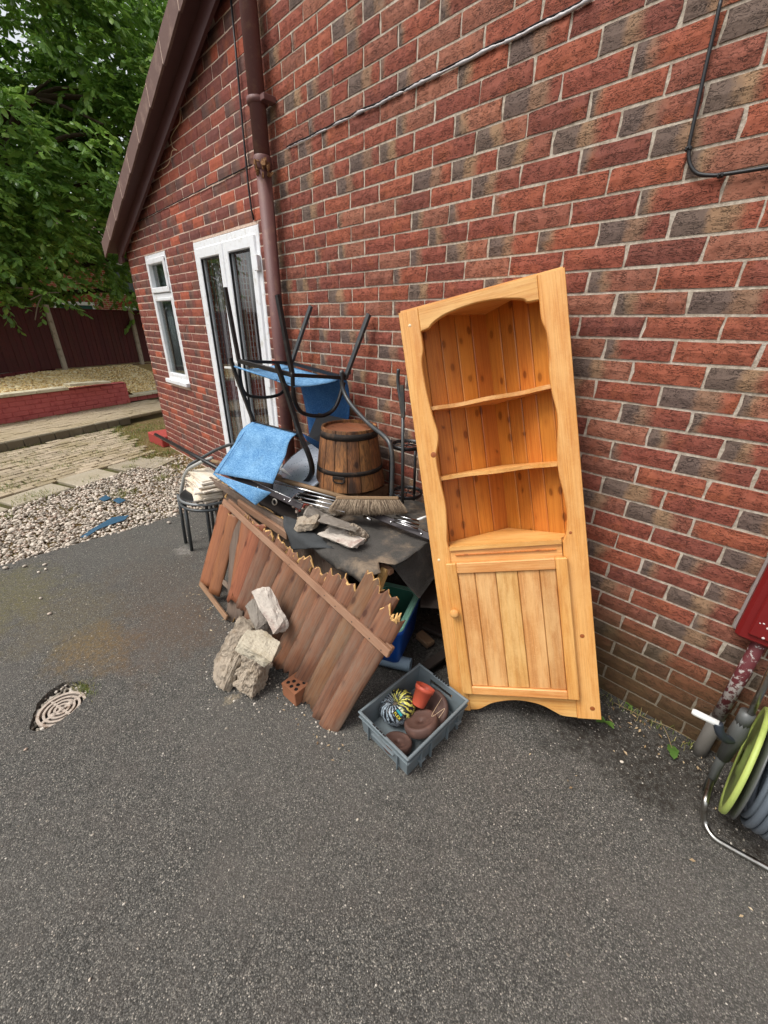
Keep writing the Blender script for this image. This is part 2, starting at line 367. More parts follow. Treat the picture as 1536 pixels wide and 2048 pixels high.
BLUEP = simple('cooler_blue', (16, 84, 178), .3, 0, .08, 20, .03, .001, .5)
MINT = simple('cooler_liner_mint', (150, 208, 184), .4, 0, .06, 20, .03, .001, .4)
MINTD = simple('cooler_well_green', (64, 118, 98), .5, 0, .1, 10, .03, .001, .3, (40, 76, 62), 8)
DUCT = simple('plastic_pale_blue', (150, 172, 188), .4, 0, .08, 30, .05, .001, .4)
TERRA = simple('pot_terracotta_plastic', (188, 84, 62), .45, 0, .06, 30, .04, .001, .4)
RUSTBR = simple('rubber_brown', (92, 68, 60), .62, 0, .18, 40, .4, .002, .3, (120, 88, 76), 12)
RED = simple('paint_red_box', (120, 26, 26), .5, 0, .1, 30, .1, .001, .4)
REDW = simple('paint_red_masonry', (186, 98, 94), .8, 0, .14, 50, .5, .003, .2, (154, 70, 70), 9)
FENCE = m_wood('fence_stain_red', (80, 20, 18), (52, 12, 12), 2, 12, .2, .75, (64, 24, 18), .4, .2)
REEL = simple('reel_plastic_grey', (82, 84, 82), .42, 0, .08, 20, .04, .001, .5)
LIME = simple('reel_plastic_lime', (172, 188, 100), .5, 0, .12, 14, .05, .001, .4, (140, 156, 78), 9)
HOSE = simple('hose_grey', (92, 100, 108), .45, 0, .1, 20, .05, .001, .5)
WHITEP = simple('plastic_white', (224, 224, 220), .35, 0, .03, 20, .02, .001, .5)
GRATE = simple('grate_pale', (186, 172, 158), .85, 0, .25, 90, .6, .002, .2, (120, 100, 84), 40)
SOIL = simple('soil_dark', (44, 36, 28), 1, 0, .4, 70, 1, .01, .1)
BLACKV = simple('void_dark', (14, 13, 12), .9)
DARKW = simple('timber_dark', (44, 34, 28), .8, 0, .3, 30, .5, .002)
HOOP = simple('hoop_black_iron', (48, 43, 40), .8, .2, .3, 60, .5, .001, .3, (82, 64, 50), 16)
BRIST = simple('bristle_tan', (150, 124, 92), .9, 0, .3, 60, .2)
YELLOW = simple('print_yellow', (226, 214, 74), .4); TEAL = simple('print_teal', (40, 150, 160), .4)
BLUSC = simple('blue_scrap', (44, 84, 110), .6, 0, .15)
SPECK = simple('paint_fleck_white', (220, 205, 200), .7)
def m_peel():
    t = NT('pipe_peeling_paint'); v = t.coord(); x, y, z = t.sep(v)
    n = t.noise(v, 38, 6, .7); k = t.math('ADD', n, t.math('MULTIPLY', t.math('SUBTRACT', z, .36), .35))
    col = t.mix(t.step(k, .47, .53), lin((172, 164, 158)), lin((92, 34, 38)))
    col = t.mix(t.step(t.math('SUBTRACT', .3, z), .0, .12), col, lin((112, 108, 102)))
    return t.done(col, .7, t.bump(k, .5, .002))
PEEL = m_peel()
def m_glass():
    t = NT('window_glass'); t.b.inputs['Base Color'].default_value = (.85, .9, .9, 1); t.b.inputs['Roughness'].default_value = .02
    t.b.inputs['Transmission Weight'].default_value = 1; t.b.inputs['IOR'].default_value = 1.45
    return t.m
def m_pane():
    """thin pane: mostly see-through, some mirror"""
    t = NT('window_pane'); gl = t.n('ShaderNodeBsdfGlossy', {'Roughness': .01}); tr = t.n('ShaderNodeBsdfTransparent', {'Color': (.80, .84, .84, 1)})
    lw = t.n('ShaderNodeLayerWeight', {'Blend': .5}).outputs['Facing']; mx = t.n('ShaderNodeMixShader', {0: t.math('ADD', t.math('MULTIPLY', t.math('POWER', lw, 3.5), .85), .04)}); t.set(mx.inputs[1], tr.outputs[0]); t.set(mx.inputs[2], gl.outputs[0])
    t.t.links.new(mx.outputs[0], t.t.nodes['Material Output'].inputs['Surface']); return t.m
PANE = m_pane()
BLIND = simple('blind_fabric', (176, 162, 166), .9, 0, .1, 10); BLIND2 = simple('curtain_grey', (158, 164, 164), .9, 0, .08, 10)
ROOM = simple('room_interior', (120, 116, 112), .9)

def m_tarmac():
    t = NT('tarmac_surface'); v = t.coord(); x, y, z = t.sep(v)
    d1 = t.vor(v, 290, 'F1', 'Distance'); c1 = t.vor(v, 290, 'F1', 'Color'); g = t.sep(c1)
    big = t.noise(v, .9, 4, .6); mid = t.noise(v, 7, 5, .6); fine = t.noise(v, 420, 3, .7)
    base = t.ramp(g[0], [(0, lin((50, 50, 47))), (.5, lin((90, 88, 84))), (.8, lin((111, 108, 102))), (.94, lin((132, 128, 119))), (1, lin((172, 165, 154)))])
    base = t.mix(t.math('MULTIPLY', t.step(d1, .38, .78), .65), base, lin((40, 38, 34)))
    base = t.mix(t.math('MULTIPLY', t.step(mid, .42, .7), .22), base, lin((92, 84, 78)))
    base = t.mix(t.math('MULTIPLY', t.step(big, .42, .66), .30), base, lin((102, 98, 92)))
    base = t.mix(t.math('MULTIPLY', t.step(t.noise(v, 2.3, 6, .7), .54, .74), .35), base, lin((62, 60, 57)))
    wn2 = t.math('SUBTRACT', 1.0, t.step(t.math('ABSOLUTE', t.math('SUBTRACT', t.noise(v, 1.4, 7, .62, .6), .5)), 0, .006))
    base = t.mix(t.math('MULTIPLY', wn2, t.math('MULTIPLY', t.step(t.noise(v, .7, 2), .5, .6), .55)), base, lin((44, 42, 40)))
    # flecks of pale grit, larger
    d2 = t.vor(v, 60); c2 = t.sep(t.vor(v, 60, 'F1', 'Color'))[1]
    fl = t.math('MULTIPLY', t.math('SUBTRACT', 1.0, t.step(d2, .10, .16)), t.step(c2, .90, .92))
    base = t.mix(t.math('MULTIPLY', fl, .8), base, lin((196, 186, 172)))
    # mossy, rusty wash running left of the pile toward the drain
    stn = t.noise(v, 46, 6, .75)
    def blob(cx, cy, rx, ry, amp, c, sc=6):
        nonlocal base
        dx = t.math('DIVIDE', t.math('SUBTRACT', x, cx), rx); dy = t.math('DIVIDE', t.math('SUBTRACT', y, cy), ry)
        rr_ = t.math('SQRT', t.math('ADD', t.math('MULTIPLY', dx, dx), t.math('MULTIPLY', dy, dy)))
        rr_ = t.math('ADD', rr_, t.math('MULTIPLY', t.math('SUBTRACT', t.noise(v, sc, 6, .75), .5), 2.6))
        base = t.mix(t.math('MULTIPLY', t.math('MULTIPLY', t.math('SUBTRACT', 1.0, t.step(rr_, .35, 1.1)), amp), t.math('ADD', .25, t.math('MULTIPLY', .9, t.step(stn, .38, .62)))), base, lin(c))
    blob(.33, -1.70, .26, .22, .6, (118, 94, 54)); blob(-.1, -1.75, .5, .35, .35, (106, 94, 62)); blob(-.6, -2.05, .5, .45, .5, (104, 98, 56)); blob(.45, -1.35, .4, .35, .35, (96, 72, 52)); blob(.1, -1.2, .9, .4, .3, (94, 76, 60))
    blob(-.7, -1.2, .6, .6, .3, (90, 90, 84), 9); blob(-.38, -.96, .10, .07, .5, (158, 152, 144), 26)
    blob(1.16, -1.315, .03, .045, .5, (176, 158, 128), 34)
    blob(2.5, -.2, .8, .3, .9, (44, 38, 31), 7); blob(1.45, -.35, .6, .4, .8, (40, 36, 31), 7)  # dark soil along the wall foot, with contact shade painted into the colour
    h = t.math('ADD', t.math('SUBTRACT', 1.0, d1), t.math('MULTIPLY', fine, .4))
    return t.done(base, .86, t.bump(h, .8, .0035), spec=.35)
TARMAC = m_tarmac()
def m_pebble(name, stops, rough=.8):
    t = NT(name); v = t.coord(); u, w, r1, r2 = t.attr()
    c = t.ramp(r1, stops); n = t.noise(v, 90, 3)
    return t.done(t.mix(t.math('MULTIPLY', n, .4), c, t.mix(.25, c, (.12, .10, .08, 1))), rough, t.bump(n, .3, .002))
PEBW = m_pebble('pebbles_pale', [(0, lin((112, 104, 94))), (.2, lin((168, 158, 144))), (.5, lin((200, 188, 172))), (.8, lin((222, 210, 194))), (1, lin((168, 142, 124)))])
PEBG = m_pebble('pebbles_golden', [(0, lin((182, 146, 86))), (.3, lin((234, 200, 132))), (.6, lin((248, 224, 164))), (.85, lin((252, 240, 200))), (1, lin((186, 140, 84)))])
GRIT = m_pebble('grit', [(0, lin((120, 112, 100))), (.6, lin((170, 160, 146))), (1, lin((214, 206, 194)))])
def m_paver(name, a, b, moss, mamt):
    t = NT(name); v = t.coord(); oi = t.n('ShaderNodeObjectInfo').outputs['Random']; n = t.noise(v, 45, 5, .65)
    col = t.mix(oi, t.mix(.18, lin(a), (0.02, .018, .012, 1)), lin(b)); col = t.mix(t.math('MULTIPLY', n, .5), col, t.mix(.5, col, lin((96, 84, 68))))
    col = t.mix(t.math('MULTIPLY', t.step(t.noise(v, 2.6, 6, .7), .42, .66), mamt), col, lin(moss))
    return t.done(col, .95, t.bump(n, .6, .004), spec=.1)
PAVER = m_paver('paver_buff', (166, 152, 130), (188, 172, 148), (138, 124, 88), .55)
PAVER2 = m_paver('paver_upper', (168, 152, 128), (184, 168, 142), (146, 132, 100), .5)
FLAG = m_paver('flagstone', (168, 158, 140), (180, 170, 150), (138, 126, 96), .4)
EDGE = m_paver('edging_grey', (116, 108, 92), (128, 120, 102), (92, 84, 64), .5)
DIRT = m_paver('dirt_joint', (78, 70, 50), (78, 70, 50), (84, 88, 44), .6)
EARTH = m_paver('earth', (120, 98, 66), (120, 98, 66), (96, 92, 50), .7)
def m_leaf(name, stops, tl=.35):
    t = NT(name); u, w, r1, r2 = t.attr(); c = t.ramp(r1, stops)
    c = t.mix(t.math('MULTIPLY', t.step(t.math('ABSOLUTE', t.math('SUBTRACT', u, .5)), .06, .0), .35), c, t.mix(.5, c, lin((150, 180, 90))))
    t.done(c, .34, spec=.6); tb = t.n('ShaderNodeBsdfTranslucent', {'Color': t.mix(.5, c, (.20, .36, .04, 1))})
    mx = t.n('ShaderNodeMixShader', {0: tl}); t.set(mx.inputs[1], t.b.outputs[0]); t.set(mx.inputs[2], tb.outputs[0])
    t.t.links.new(mx.outputs[0], t.t.nodes['Material Output'].inputs['Surface']); return t.m
LEAF = m_leaf('leaf_green', [(0, lin((70, 100, 50))), (.4, lin((106, 144, 68))), (.75, lin((150, 188, 92))), (.93, lin((186, 216, 120))), (1, lin((206, 216, 120)))], .42)
GRASS = m_leaf('grass_blade', [(0, lin((88, 100, 46))), (.4, lin((104, 120, 52))), (.7, lin((142, 138, 74))), (1, lin((176, 158, 104)))], .2)
WEED = m_leaf('weed_leaf', [(0, lin((52, 92, 38))), (1, lin((88, 126, 50)))], .2)
DEADL = m_leaf('dead_leaf', [(0, lin((110, 84, 58))), (.5, lin((160, 134, 100))), (1, lin((196, 174, 140)))], .1)
BARK = simple('bark', (78, 66, 54), .95, 0, .25, 30, 1, .01, .1)
def m_farbrick():
    t = NT('far_brickwork'); v = t.coord(); x, y, z = t.sep(v)
    cv = t.n('ShaderNodeCombineXYZ', {'X': y, 'Y': z, 'Z': 0.0}).outputs[0]
    b = t.n('ShaderNodeTexBrick', {'Vector': cv, 'Scale': 1.0, 'Color1': lin((168, 84, 60)), 'Color2': lin((150, 70, 54)), 'Mortar': lin((196, 168, 148)), 'Mortar Size': .009, 'Brick Width': .225, 'Row Height': .075})
    return t.done(b.outputs[0], .9, t.bump(b.outputs[1], -.4, .005))
FARB = m_farbrick()
def m_farbrickx():
    t = NT('opposite_brickwork'); v = t.coord(); x, y, z = t.sep(v)
    cv = t.n('ShaderNodeCombineXYZ', {'X': x, 'Y': z, 'Z': 0.0}).outputs[0]
    b = t.n('ShaderNodeTexBrick', {'Vector': cv, 'Scale': 1.0, 'Color1': lin((138, 66, 52)), 'Color2': lin((120, 58, 48)), 'Mortar': lin((170, 150, 132)), 'Mortar Size': .009, 'Brick Width': .225, 'Row Height': .075})
    return t.done(b.outputs[0], .9)
FARBX = m_farbrickx()

# ================================================================ SETTING: ground
TEDGE = -1.07                                                     # tarmac / gravel boundary
mb = MB(); mb.add([(-90, -90, -.30), (90, -90, -.30), (90, 90, -.30), (-90, 90, -.30)], [(0, 1, 2, 3)])
struct('ground', mb, EARTH)
# tarmac with a broken hole round the drain
dc = V(.642, -1.885, 0); hole_px = [(58, 1459), (66, 1430), (76, 1405), (98, 1382), (126, 1364), (155, 1362), (181, 1370), (172, 1395), (150, 1420), (122, 1440), (98, 1455), (76, 1464)]
hole = [G(*p) for p in hole_px]
hole.sort(key=lambda p: math.atan2(p.y-dc.y, p.x-dc.x))
def hole_r(a):
    best = None
    for i in range(len(hole)):
        p, q = hole[i]-dc, hole[(i+1) % len(hole)]-dc
        d = V(math.cos(a), math.sin(a), 0); den = d.x*(q-p).y-d.y*(q-p).x
        if abs(den) < 1e-9: continue
        t = (p.x*(q-p).y-p.y*(q-p).x)/den; s_ = (p.x*d.y-p.y*d.x)/den
        if t > 0 and -1e-6 <= s_ <= 1+1e-6: best = t if best is None else min(best, t)
    return best or .13
mb = MB(); X0, X1, Y0, Y1 = .3, 1.0, -2.25, -1.5
xs = [TEDGE, X0, X1, 12]; ys = [-9, Y0, Y1, .05]
for i in range(3):
    for j in range(3):
        if i == 1 and j == 1: continue
        mb.add([(xs[i], ys[j], 0), (xs[i+1], ys[j], 0), (xs[i+1], ys[j+1], 0), (xs[i], ys[j+1], 0)], [(0, 1, 2, 3)])
n = 72; rings = [[], [], []]
for k in range(n):
    a = 2*math.pi*k/n; d = V(math.cos(a), math.sin(a), 0)
    ts = [((X1 if d.x > 0 else X0)-dc.x)/d.x if abs(d.x) > 1e-6 else 9, ((Y1 if d.y > 0 else Y0)-dc.y)/d.y if abs(d.y) > 1e-6 else 9]
    ro = min(ts); ri = hole_r(a)*(1+.05*noise.noise(V(math.cos(a)*5, math.sin(a)*5, 1)))
    rings[0].append(dc+d*ro); rings[1].append(dc+d*ri); rings[2].append(dc+d*ri*.93+V(0, 0, -.04))
corn = [V(X0, Y0, 0), V(X1, Y0, 0), V(X1, Y1, 0), V(X0, Y1, 0)]
for c in corn:   # snap nearest outer vertex to each corner
    k = min(range(n), key=lambda i: (rings[0][i]-c).length); rings[0][k] = c.copy()
vs = rings[0]+rings[1]+rings[2]
mb.add(vs, [(r*n+k, r*n+(k+1) % n, (r+1)*n+(k+1) % n, (r+1)*n+k) for r in range(2) for k in range(n)])
mb.add([(TEDGE, -9, 0), (TEDGE, .05, 0), (TEDGE, .05, -.06), (TEDGE, -9, -.06)], [(0, 1, 2, 3)])
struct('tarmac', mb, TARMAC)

# pebble generator ------------------------------------------------
def ico(sub=1):
    bm = bmesh.new(); bmesh.ops.create_icosphere(bm, subdivisions=sub, radius=1)
    v = np.array([x.co[:] for x in bm.verts]); f = np.array([[w.index for w in x.verts] for x in bm.faces]); bm.free(); return v, f
IV, IF = ico(1)
def pebbles(name, pts, size, flat, mat, parent=None, smooth=True):
    N = len(pts); sz = size*np.exp(rng.normal(0, .28, N)); sc = np.stack([sz*rng.uniform(.8, 1.35, N), sz*rng.uniform(.65, 1.0, N), sz*flat*rng.uniform(.7, 1.2, N)], 1)
    a = rng.uniform(0, 2*np.pi, N); tl = rng.normal(0, .35, N)
    v = IV[None]*sc[:, None, :]*(1+rng.normal(0, .07, (N, len(IV), 1)))
    y = v[:, :, 1]*np.cos(tl)[:, None]-v[:, :, 2]*np.sin(tl)[:, None]; z = v[:, :, 1]*np.sin(tl)[:, None]+v[:, :, 2]*np.cos(tl)[:, None]
    x = v[:, :, 0]; v = np.stack([x*np.cos(a)[:, None]-y*np.sin(a)[:, None], x*np.sin(a)[:, None]+y*np.cos(a)[:, None], z], 2)+np.array(pts)[:, None, :]
    f = IF[None]+np.arange(N)[:, None, None]*len(IV)
    at = np.zeros((N, len(IV), 4)); at[:, :, 2] = rng.uniform(0, 1, N)[:, None]; at[:, :, 3] = rng.uniform(0, 1, N)[:, None]
    me = npmesh(name, v.reshape(-1, 3), f.reshape(-1, 3), at.reshape(-1, 4), smooth)
    return link(name, me, mat, parent, kind='stuff')
# frame along the kerb
KA = Vector(G(0, 905)); kd = (Vector(G(290, 841))-KA).normalized(); kb = V(kd.y, -kd.x, 0)       # kd along kerb (to +Y), kb toward camera (+X)
if kb.x < 0: kb = -kb
def KF(a, b, z=0.0): p = KA+kd*a+kb*b; return V(p.x, p.y, z)
# pale gravel strip between flags and tarmac
mb = MB(); mb.add([(-5.6, -9, -.035), (TEDGE+.02, -9, -.035), (TEDGE+.02, .05, -.035), (-5.6, .05, -.035)], [(0, 1, 2, 3)]); struct('gravel_base', mb, EARTH)
N = 26000; gx = rng.uniform(-3.3, TEDGE+.03, N); gy = rng.uniform(-4.2, -.02, N)
b_ = (gx-KA.x)*kb.x+(gy-KA.y)*kb.y
keep = (b_ > 2.15) & ~((gx < -2.2) & (gy > -.3) & (rng.uniform(0, 1, N) < .75))
gx, gy = gx[keep], gy[keep]
edge_j = TEDGE+.02+.03*np.sin(gy*9)+.02*np.sin(gy*23)
k2 = gx < edge_j+.02; gx, gy = gx[k2], gy[k2]
pebbles('pale_gravel', np.stack([gx, gy, rng.uniform(-.026, .006, len(gx))], 1), .0122, .62, PEBW)
# stray pebbles that rolled on to the tarmac
for p_, s_ in (((12, 1138), .02), ((50, 1134), .016), ((90, 1131), .016), ((78, 1146), .014), ((92, 1140), .014), ((82, 1198), .013), ((100, 1229), .014), ((338, 1047), .02), ((52, 1500), .008), ((715, 1640), .006), ((488, 1794), .005), ((180, 1960), .005), ((276, 1898), .004), ((1282, 1640), .005), ((1243, 1525), .009)):
    q = G(*p_); mb = MB(); rz = random.uniform(0, 3); v = [(q.x+(x*math.cos(rz)-y*math.sin(rz)*.7)*s_, q.y+(x*math.sin(rz)+y*math.cos(rz)*.7)*s_, .55*s_+z*s_*.55) for x, y, z in IV]
    mb.add(v, [tuple(f) for f in IF], 0, True)
    mb.at = [(0, 0, random.uniform(.3, 1), 0)]*len(mb.v)
    solo('pebble', mb, PEBW, 'small pale pebble lying loose on the grey tarmac', 'pebble', 'loose pebbles on the tarmac')
# grit sprinkled over the tarmac
N = 5200; gx = rng.uniform(-1.0, 3.4, N); gy = rng.uniform(-3.4, -.06, N)**1.0
pebbles('grit', np.stack([gx, gy, np.full(N, .0006)], 1), .0022, .5, GRIT)
N = 260; gx = rng.uniform(2.1, 3.2, N); gy = -np.abs(rng.normal(0, .16, N))-.03
pebbles('wall_foot_grit', np.stack([gx, gy, np.full(N, .001)], 1), .0028, .5, GRIT)

# paving: blocks in rows parallel to the kerb, flags at the near edge
mb = MB(); mb.add([KF(-3, 0, -.028), KF(-3, 2.15, -.028), KF(1.75, 2.15, -.028), KF(1.75, 0, -.028)], [(0, 1, 2, 3)])
paving = struct('paving', mb, DIRT)
def slab_mesh(c, L, W, H, ang, jit=.002, bev=.006):
    mb = MB(); R = Matrix.Rotation(ang, 3, 'Z') @ Matrix.Rotation(random.gauss(0, .012), 3, 'X') @ Matrix.Rotation(random.gauss(0, .008), 3, 'Y')
    mb.box(c, (L, W, H), R, 0, bev, jit); return mb
ka = math.atan2(kd.y, kd.x); cnt = 0; blk = []
for r in range(17):
    b = .06+r*.104
    for c in range(-12, 10):
        a = c*.208+(.104 if r % 2 else 0)+random.gauss(0, .004)
        p = KF(a, b)
        if p.y > -.28 or a > 1.7: continue
        if a+.1 < -2.1: continue
        blk.append((px(p)[2], p))
blk.sort(key=lambda t: t[0])
for i, (d, p) in enumerate(blk[:298]):
    mb = slab_mesh(p+V(0, 0, -.022+random.gauss(0, .0035)), .191, .091, .05, ka+random.gauss(0, .012)); part('block', mb, PAVER, paving)
if len(blk) > 298:
    mb = MB()
    for d, p in blk[298:]: mb.box(p+V(0, 0, -.022), (.198, .095, .05), Matrix.Rotation(ka, 3, 'Z'), 0, .006)
    part('block_run', mb, PAVER, paving, kind='stuff')
for i, a in enumerate((-2.6, -2.14, -1.68, -1.2, -.66, -.12, .42, .9)):
    p = KF(a, 1.98+random.uniform(-.03, .04))
    if p.y > -.35: continue
    mb = slab_mesh(p+V(0, 0, -.018), .44 if i != 4 else .5, .40 if i % 2 else .33, .045, ka+random.gauss(0, .02), .004, .008); part('flagstone', mb, FLAG, paving)
p = G(310, 925); mb = slab_mesh(V(p.x, p.y, -.012), .42, .36, .045, ka+.2, .01, .01); part('flagstone', mb, FLAG, paving)
# kerb of edging blocks, upper terrace
UZ = .105
kerb = thing('kerb', 'low grey edging kerb of small blocks stepping up to the upper paving', 'kerb', KF(0, 0))
for i in range(-17, 10):
    a = i*.2
    if KF(a, 0).y > .45: continue
    mb = slab_mesh(KF(a, -.035, UZ/2), .193, .07, UZ+.01, ka, .003, .008); part('block', mb, EDGE, kerb)
RA = Vector(G(0, 850, UZ)); RB = Vector(G(262, 806, UZ)); rd = (RB-RA); rd.z = 0; rl = rd.length; rd.normalize(); rn = V(rd.y, -rd.x, 0)
if rn.x < 0: rn = -rn
def RF(a, b, z=0.0): p = RA+rd*a+rn*b; return V(p.x, p.y, z)
mb = MB(); mb.add([KF(-4, -.07, UZ-.03), KF(3.2, -.07, UZ-.03), KF(3.2, -2.4, UZ-.03), KF(-4, -2.4, UZ-.03)], [(0, 1, 2, 3)])
upper = struct('upper_paving', mb, DIRT)
mb = MB(); 
for r in range(22):
    for c in range(-20, 16):
        a = c*.208+(.104 if r % 2 else 0); p = KF(a, -.13-r*.104)
        rel = (p-RA).dot(rn)
        if rel < -.05 or p.y > 2.4 or p.y < -3.5: continue
        mb.box(p+V(0, 0, UZ-.024+random.gauss(0, .003)), (.199, .096, .05), Matrix.Rotation(ka+random.gauss(0, .01), 3, 'Z'), 0, .005)
part('block_run', mb, PAVER2, upper, kind='stuff')
mb = MB(); mb.add([(-5.4, -.27, -.018), (-2.0, -.33, -.018), (-1.1, -.2, -.02), (-1.1, .02, -.02), (-3.44, .02, -.01), (-3.46, 1.6, -.01), (-5.9, 1.6, -.01)], [(0, 1, 2, 3, 4, 5, 6)])
struct('earth_strip', mb, EARTH)

# grass -----------------------------------------------------------
def grass(name, pts, hgt, wid, mat=GRASS, lean=.6):
    N = len(pts); pts = np.array(pts); a = rng.uniform(0, 2*np.pi, N); h = hgt*rng.uniform(.4, 1.3, N); w = wid*rng.uniform(.6, 1.3, N); ln = h*lean*rng.uniform(.2, 1.6, N)
    d = np.stack([np.cos(a), np.sin(a), np.zeros(N)], 1); s = np.stack([-np.sin(a), np.cos(a), np.zeros(N)], 1); up = np.array([0, 0, 1.0])
    b0 = pts-s*w[:, None]/2; b1 = pts+s*w[:, None]/2; mid = pts+d*(ln*.35)[:, None]+up*(h*.6)[:, None]; tip = pts+d*ln[:, None]+up*h[:, None]
    v = np.stack([b0, b1, mid+s*w[:, None]*.35, mid-s*w[:, None]*.35, tip], 1)
    idx = np.arange(N)[:, None]*5; f = np.concatenate([idx+[0, 1, 2], idx+[0, 2, 3], idx+[3, 2, 4]])
    at = np.zeros((N, 5, 4)); at[:, :, 2] = rng.uniform(0, 1, N)[:, None]
    return link(name, npmesh(name, v.reshape(-1, 3), f, at.reshape(-1, 4)), mat, kind='stuff')
def patch(cx, cy, r, n, ry=None):
    q = rng.normal(0, .5, (n, 2)); return [(cx+x*r, cy+y*(ry or r), -.02) for x, y in q]
gp = []
for (pxx, pyy, r, n) in ((80, 990, .16, 260), (262, 935, .10, 160), (270, 920, .08, 120), (335, 905, .13, 200), (322, 957, .10, 150), (20, 975, .18, 280), (240, 990, .15, 220), (122, 935, .12, 120), (200, 905, .16, 90), (60, 925, .2, 120), (330, 880, .16, 220), (290, 860, .2, 260), (50, 1000, .12, 110), (110, 870, .25, 90), (30, 910, .3, 110), (180, 960, .12, 60), (5, 1035, .08, 50), (140, 905, .2, 80)):
    q = G(pxx, pyy); gp += patch(q.x, q.y, r, n)
for _ in range(1400): gp.append((rng.uniform(-5.2, -2.2), -.3+rng.normal(0, .09), -.02))
for _ in range(900): gp.append((rng.uniform(-5.2, -3.5), rng.uniform(-.2, .5), -.02))
for _ in range(700):
    q = KF(rng.uniform(-2.2, 1.7), .01+abs(rng.normal(0, .05))); gp.append((q.x, q.y, -.02))
for _ in range(2600):
    q = KF(rng.uniform(-2.2, 1.6), rng.integers(0, 17)*.104+.008+rng.normal(0, .01)); 
    if noise.noise(q*1.6) < .02: continue
    if q.y < -.2: gp.append((q.x, q.y, -.02))
grass('grass', gp, .05, .005)
gp = []
for _ in range(500):
    q = RF(rng.uniform(-.8, rl), rng.exponential(.09)); gp.append((q.x, q.y, UZ-.01))
grass('terrace_grass', gp, .045, .005)
gp = [(x, -abs(rng.normal(0, .03))-.012, 0) for x in rng.uniform(2.1, 2.75, 160)]
for c in ((.62, -1.78), (.58, -1.8), (.66, -1.775)): gp += [(c[0]+rng.normal(0, .025), c[1]+rng.normal(0, .012), -.02) for _ in range(90)]
grass('wall_foot_grass', gp, .03, .003)
# dry leaf litter by the extension wall
N = 420; lp = [(rng.uniform(-3.3, -1.3), rng.uniform(-.42, -.04)) for _ in range(N)]
def litter(name, pts, size, mat=DEADL, z=0.0, par=None):
    vs = []; fs = []; at = []
    for (x, y) in pts:
        s_ = size*random.uniform(.5, 1.3); a = random.uniform(0, 6.28); d = V(math.cos(a), math.sin(a), random.uniform(-.2, .2)); e = V(-math.sin(a), math.cos(a), random.uniform(-.3, .3)); c = V(x, y, z+.004+random.uniform(0, .008)); b = len(vs)
        vs += [c-d*s_, c+e*s_*.45+V(0, 0, s_*.2), c+d*s_, c-e*s_*.45+V(0, 0, s_*.2), c]
        fs += [(b, b+4, b+1), (b+1, b+4, b+2), (b+2, b+4, b+3), (b+3, b+4, b)]; at += [(0, 0, random.random(), 0)]*5
    return link(name, npmesh(name, np.array([v[:] for v in vs]), np.array(fs), np.array(at)), mat, par, kind='stuff')
litter('leaf_litter', lp, .022, z=-.015)
litter('wall_foot_litter', [(rng.uniform(2.45, 2.85), -rng.uniform(.03, .22)) for _ in range(40)]+[(rng.uniform(2.2, 3.0), -rng.uniform(.1, .6)) for _ in range(14)], .009)

# ================================================================ BRICK WALLS
def brick_verts(x0, x1, z0, z1, y, depth=.022):
    r1, r2 = random.random(), random.random(); L = x1-x0; H = z1-z0; vs = []; at = []
    us = (0, .035, .5, .965, 1); ws = (0, .5, 1)
    tilt = max(-.0014, min(.0014, random.gauss(0, .001)))
    for j, w in enumerate(ws):
        for i, u in enumerate(us):
            ed = (i in (0, 4)) or (j in (0, 2))
            vs.append((x0+u*L+(random.gauss(0, .0018) if i in (0, 4) else 0), y+tilt+(.0035 if ed else random.gauss(0, .0009)), z0+w*H+(random.gauss(0, .0010) if j != 1 else 0))); at.append((u, w, r1, r2))
    fs = [(j*5+i, j*5+i+1, (j+1)*5+i+1, (j+1)*5+i) for j in range(2) for i in range(4)]
    rim = [0, 1, 2, 3, 4, 9, 14, 13, 12, 11, 10, 5]; b = 15
    for k in rim: v = vs[k]; vs.append((v[0], y+depth, v[2])); at.append(at[k])
    fs += [(rim[k], 15+k, 15+(k+1) % 12, rim[(k+1) % 12]) for k in range(12)]
    return vs, fs, at
def lay(parent, items, mat, cap=298, ind_test=None):
    items.sort(key=lambda t: t[0]); ind = [t for t in items if t[2]][:cap]; ids = set(id(t) for t in ind); rest = [t for t in items if id(t) not in ids]
    for t in ind:
        mb = MB(); mb.add(*t[1][:2], at=t[1][2]); link('brick', mb.mesh('brick'), mat, parent)
    vs, fs, at = [], [], []; b = 0
    mb = MB()
    for t in rest: mb.add(*t[1][:2], at=t[1][2])
    o = link('brickwork', mb.mesh('brickwork'), mat, parent, kind='stuff'); return o
def ztop(k): return 1.875-k*.075
house = thing('house_wall', 'tall red rustic brick house wall behind the pine cabinet and the junk pile', 'wall', (1.6, 0, 0))
cab_hide = [(797, 627), (1130, 534), (1203, 1440), (940, 1418), (893, 1345)]
def inpoly(x, y, pg):
    r = False; n = len(pg)
    for i in range(n):
        x1, y1 = pg[i]; x2, y2 = pg[(i+1) % n]
        if (y1 > y) != (y2 > y) and x < (x2-x1)*(y-y1)/(y2-y1)+x1: r = not r
    return r
items = []
for k in range(-46, 25):
    z1 = ztop(k)-.0047; z0 = ztop(k+1)+.0047; off = 0 if k % 2 == 0 else .5
    for n in range(-3, 22):
        x0 = (n+off)*.225+random.uniform(.0036, .0056); x1 = (n+off)*.225+.225-random.uniform(.0036, .0056)
        if x1 < -.26: continue
        x0 = max(x0, -.26)
        if x1-x0 < .04: continue
        c = ((x0+x1)/2, 0, (z0+z1)/2); q = px(c); ok = infront(c, 60) and not inpoly(q[0], q[1], cab_hide)
        items.append((q[2] if q[2] > 0 else 99, brick_verts(x0, x1, z0, z1, 0), ok))
lay(house, items, MAIN)
mb = MB(); mb.box((2.33, .1558, 2.65), (5.2, .3, 5.42)); part('mortar', mb, MORTAR, house)
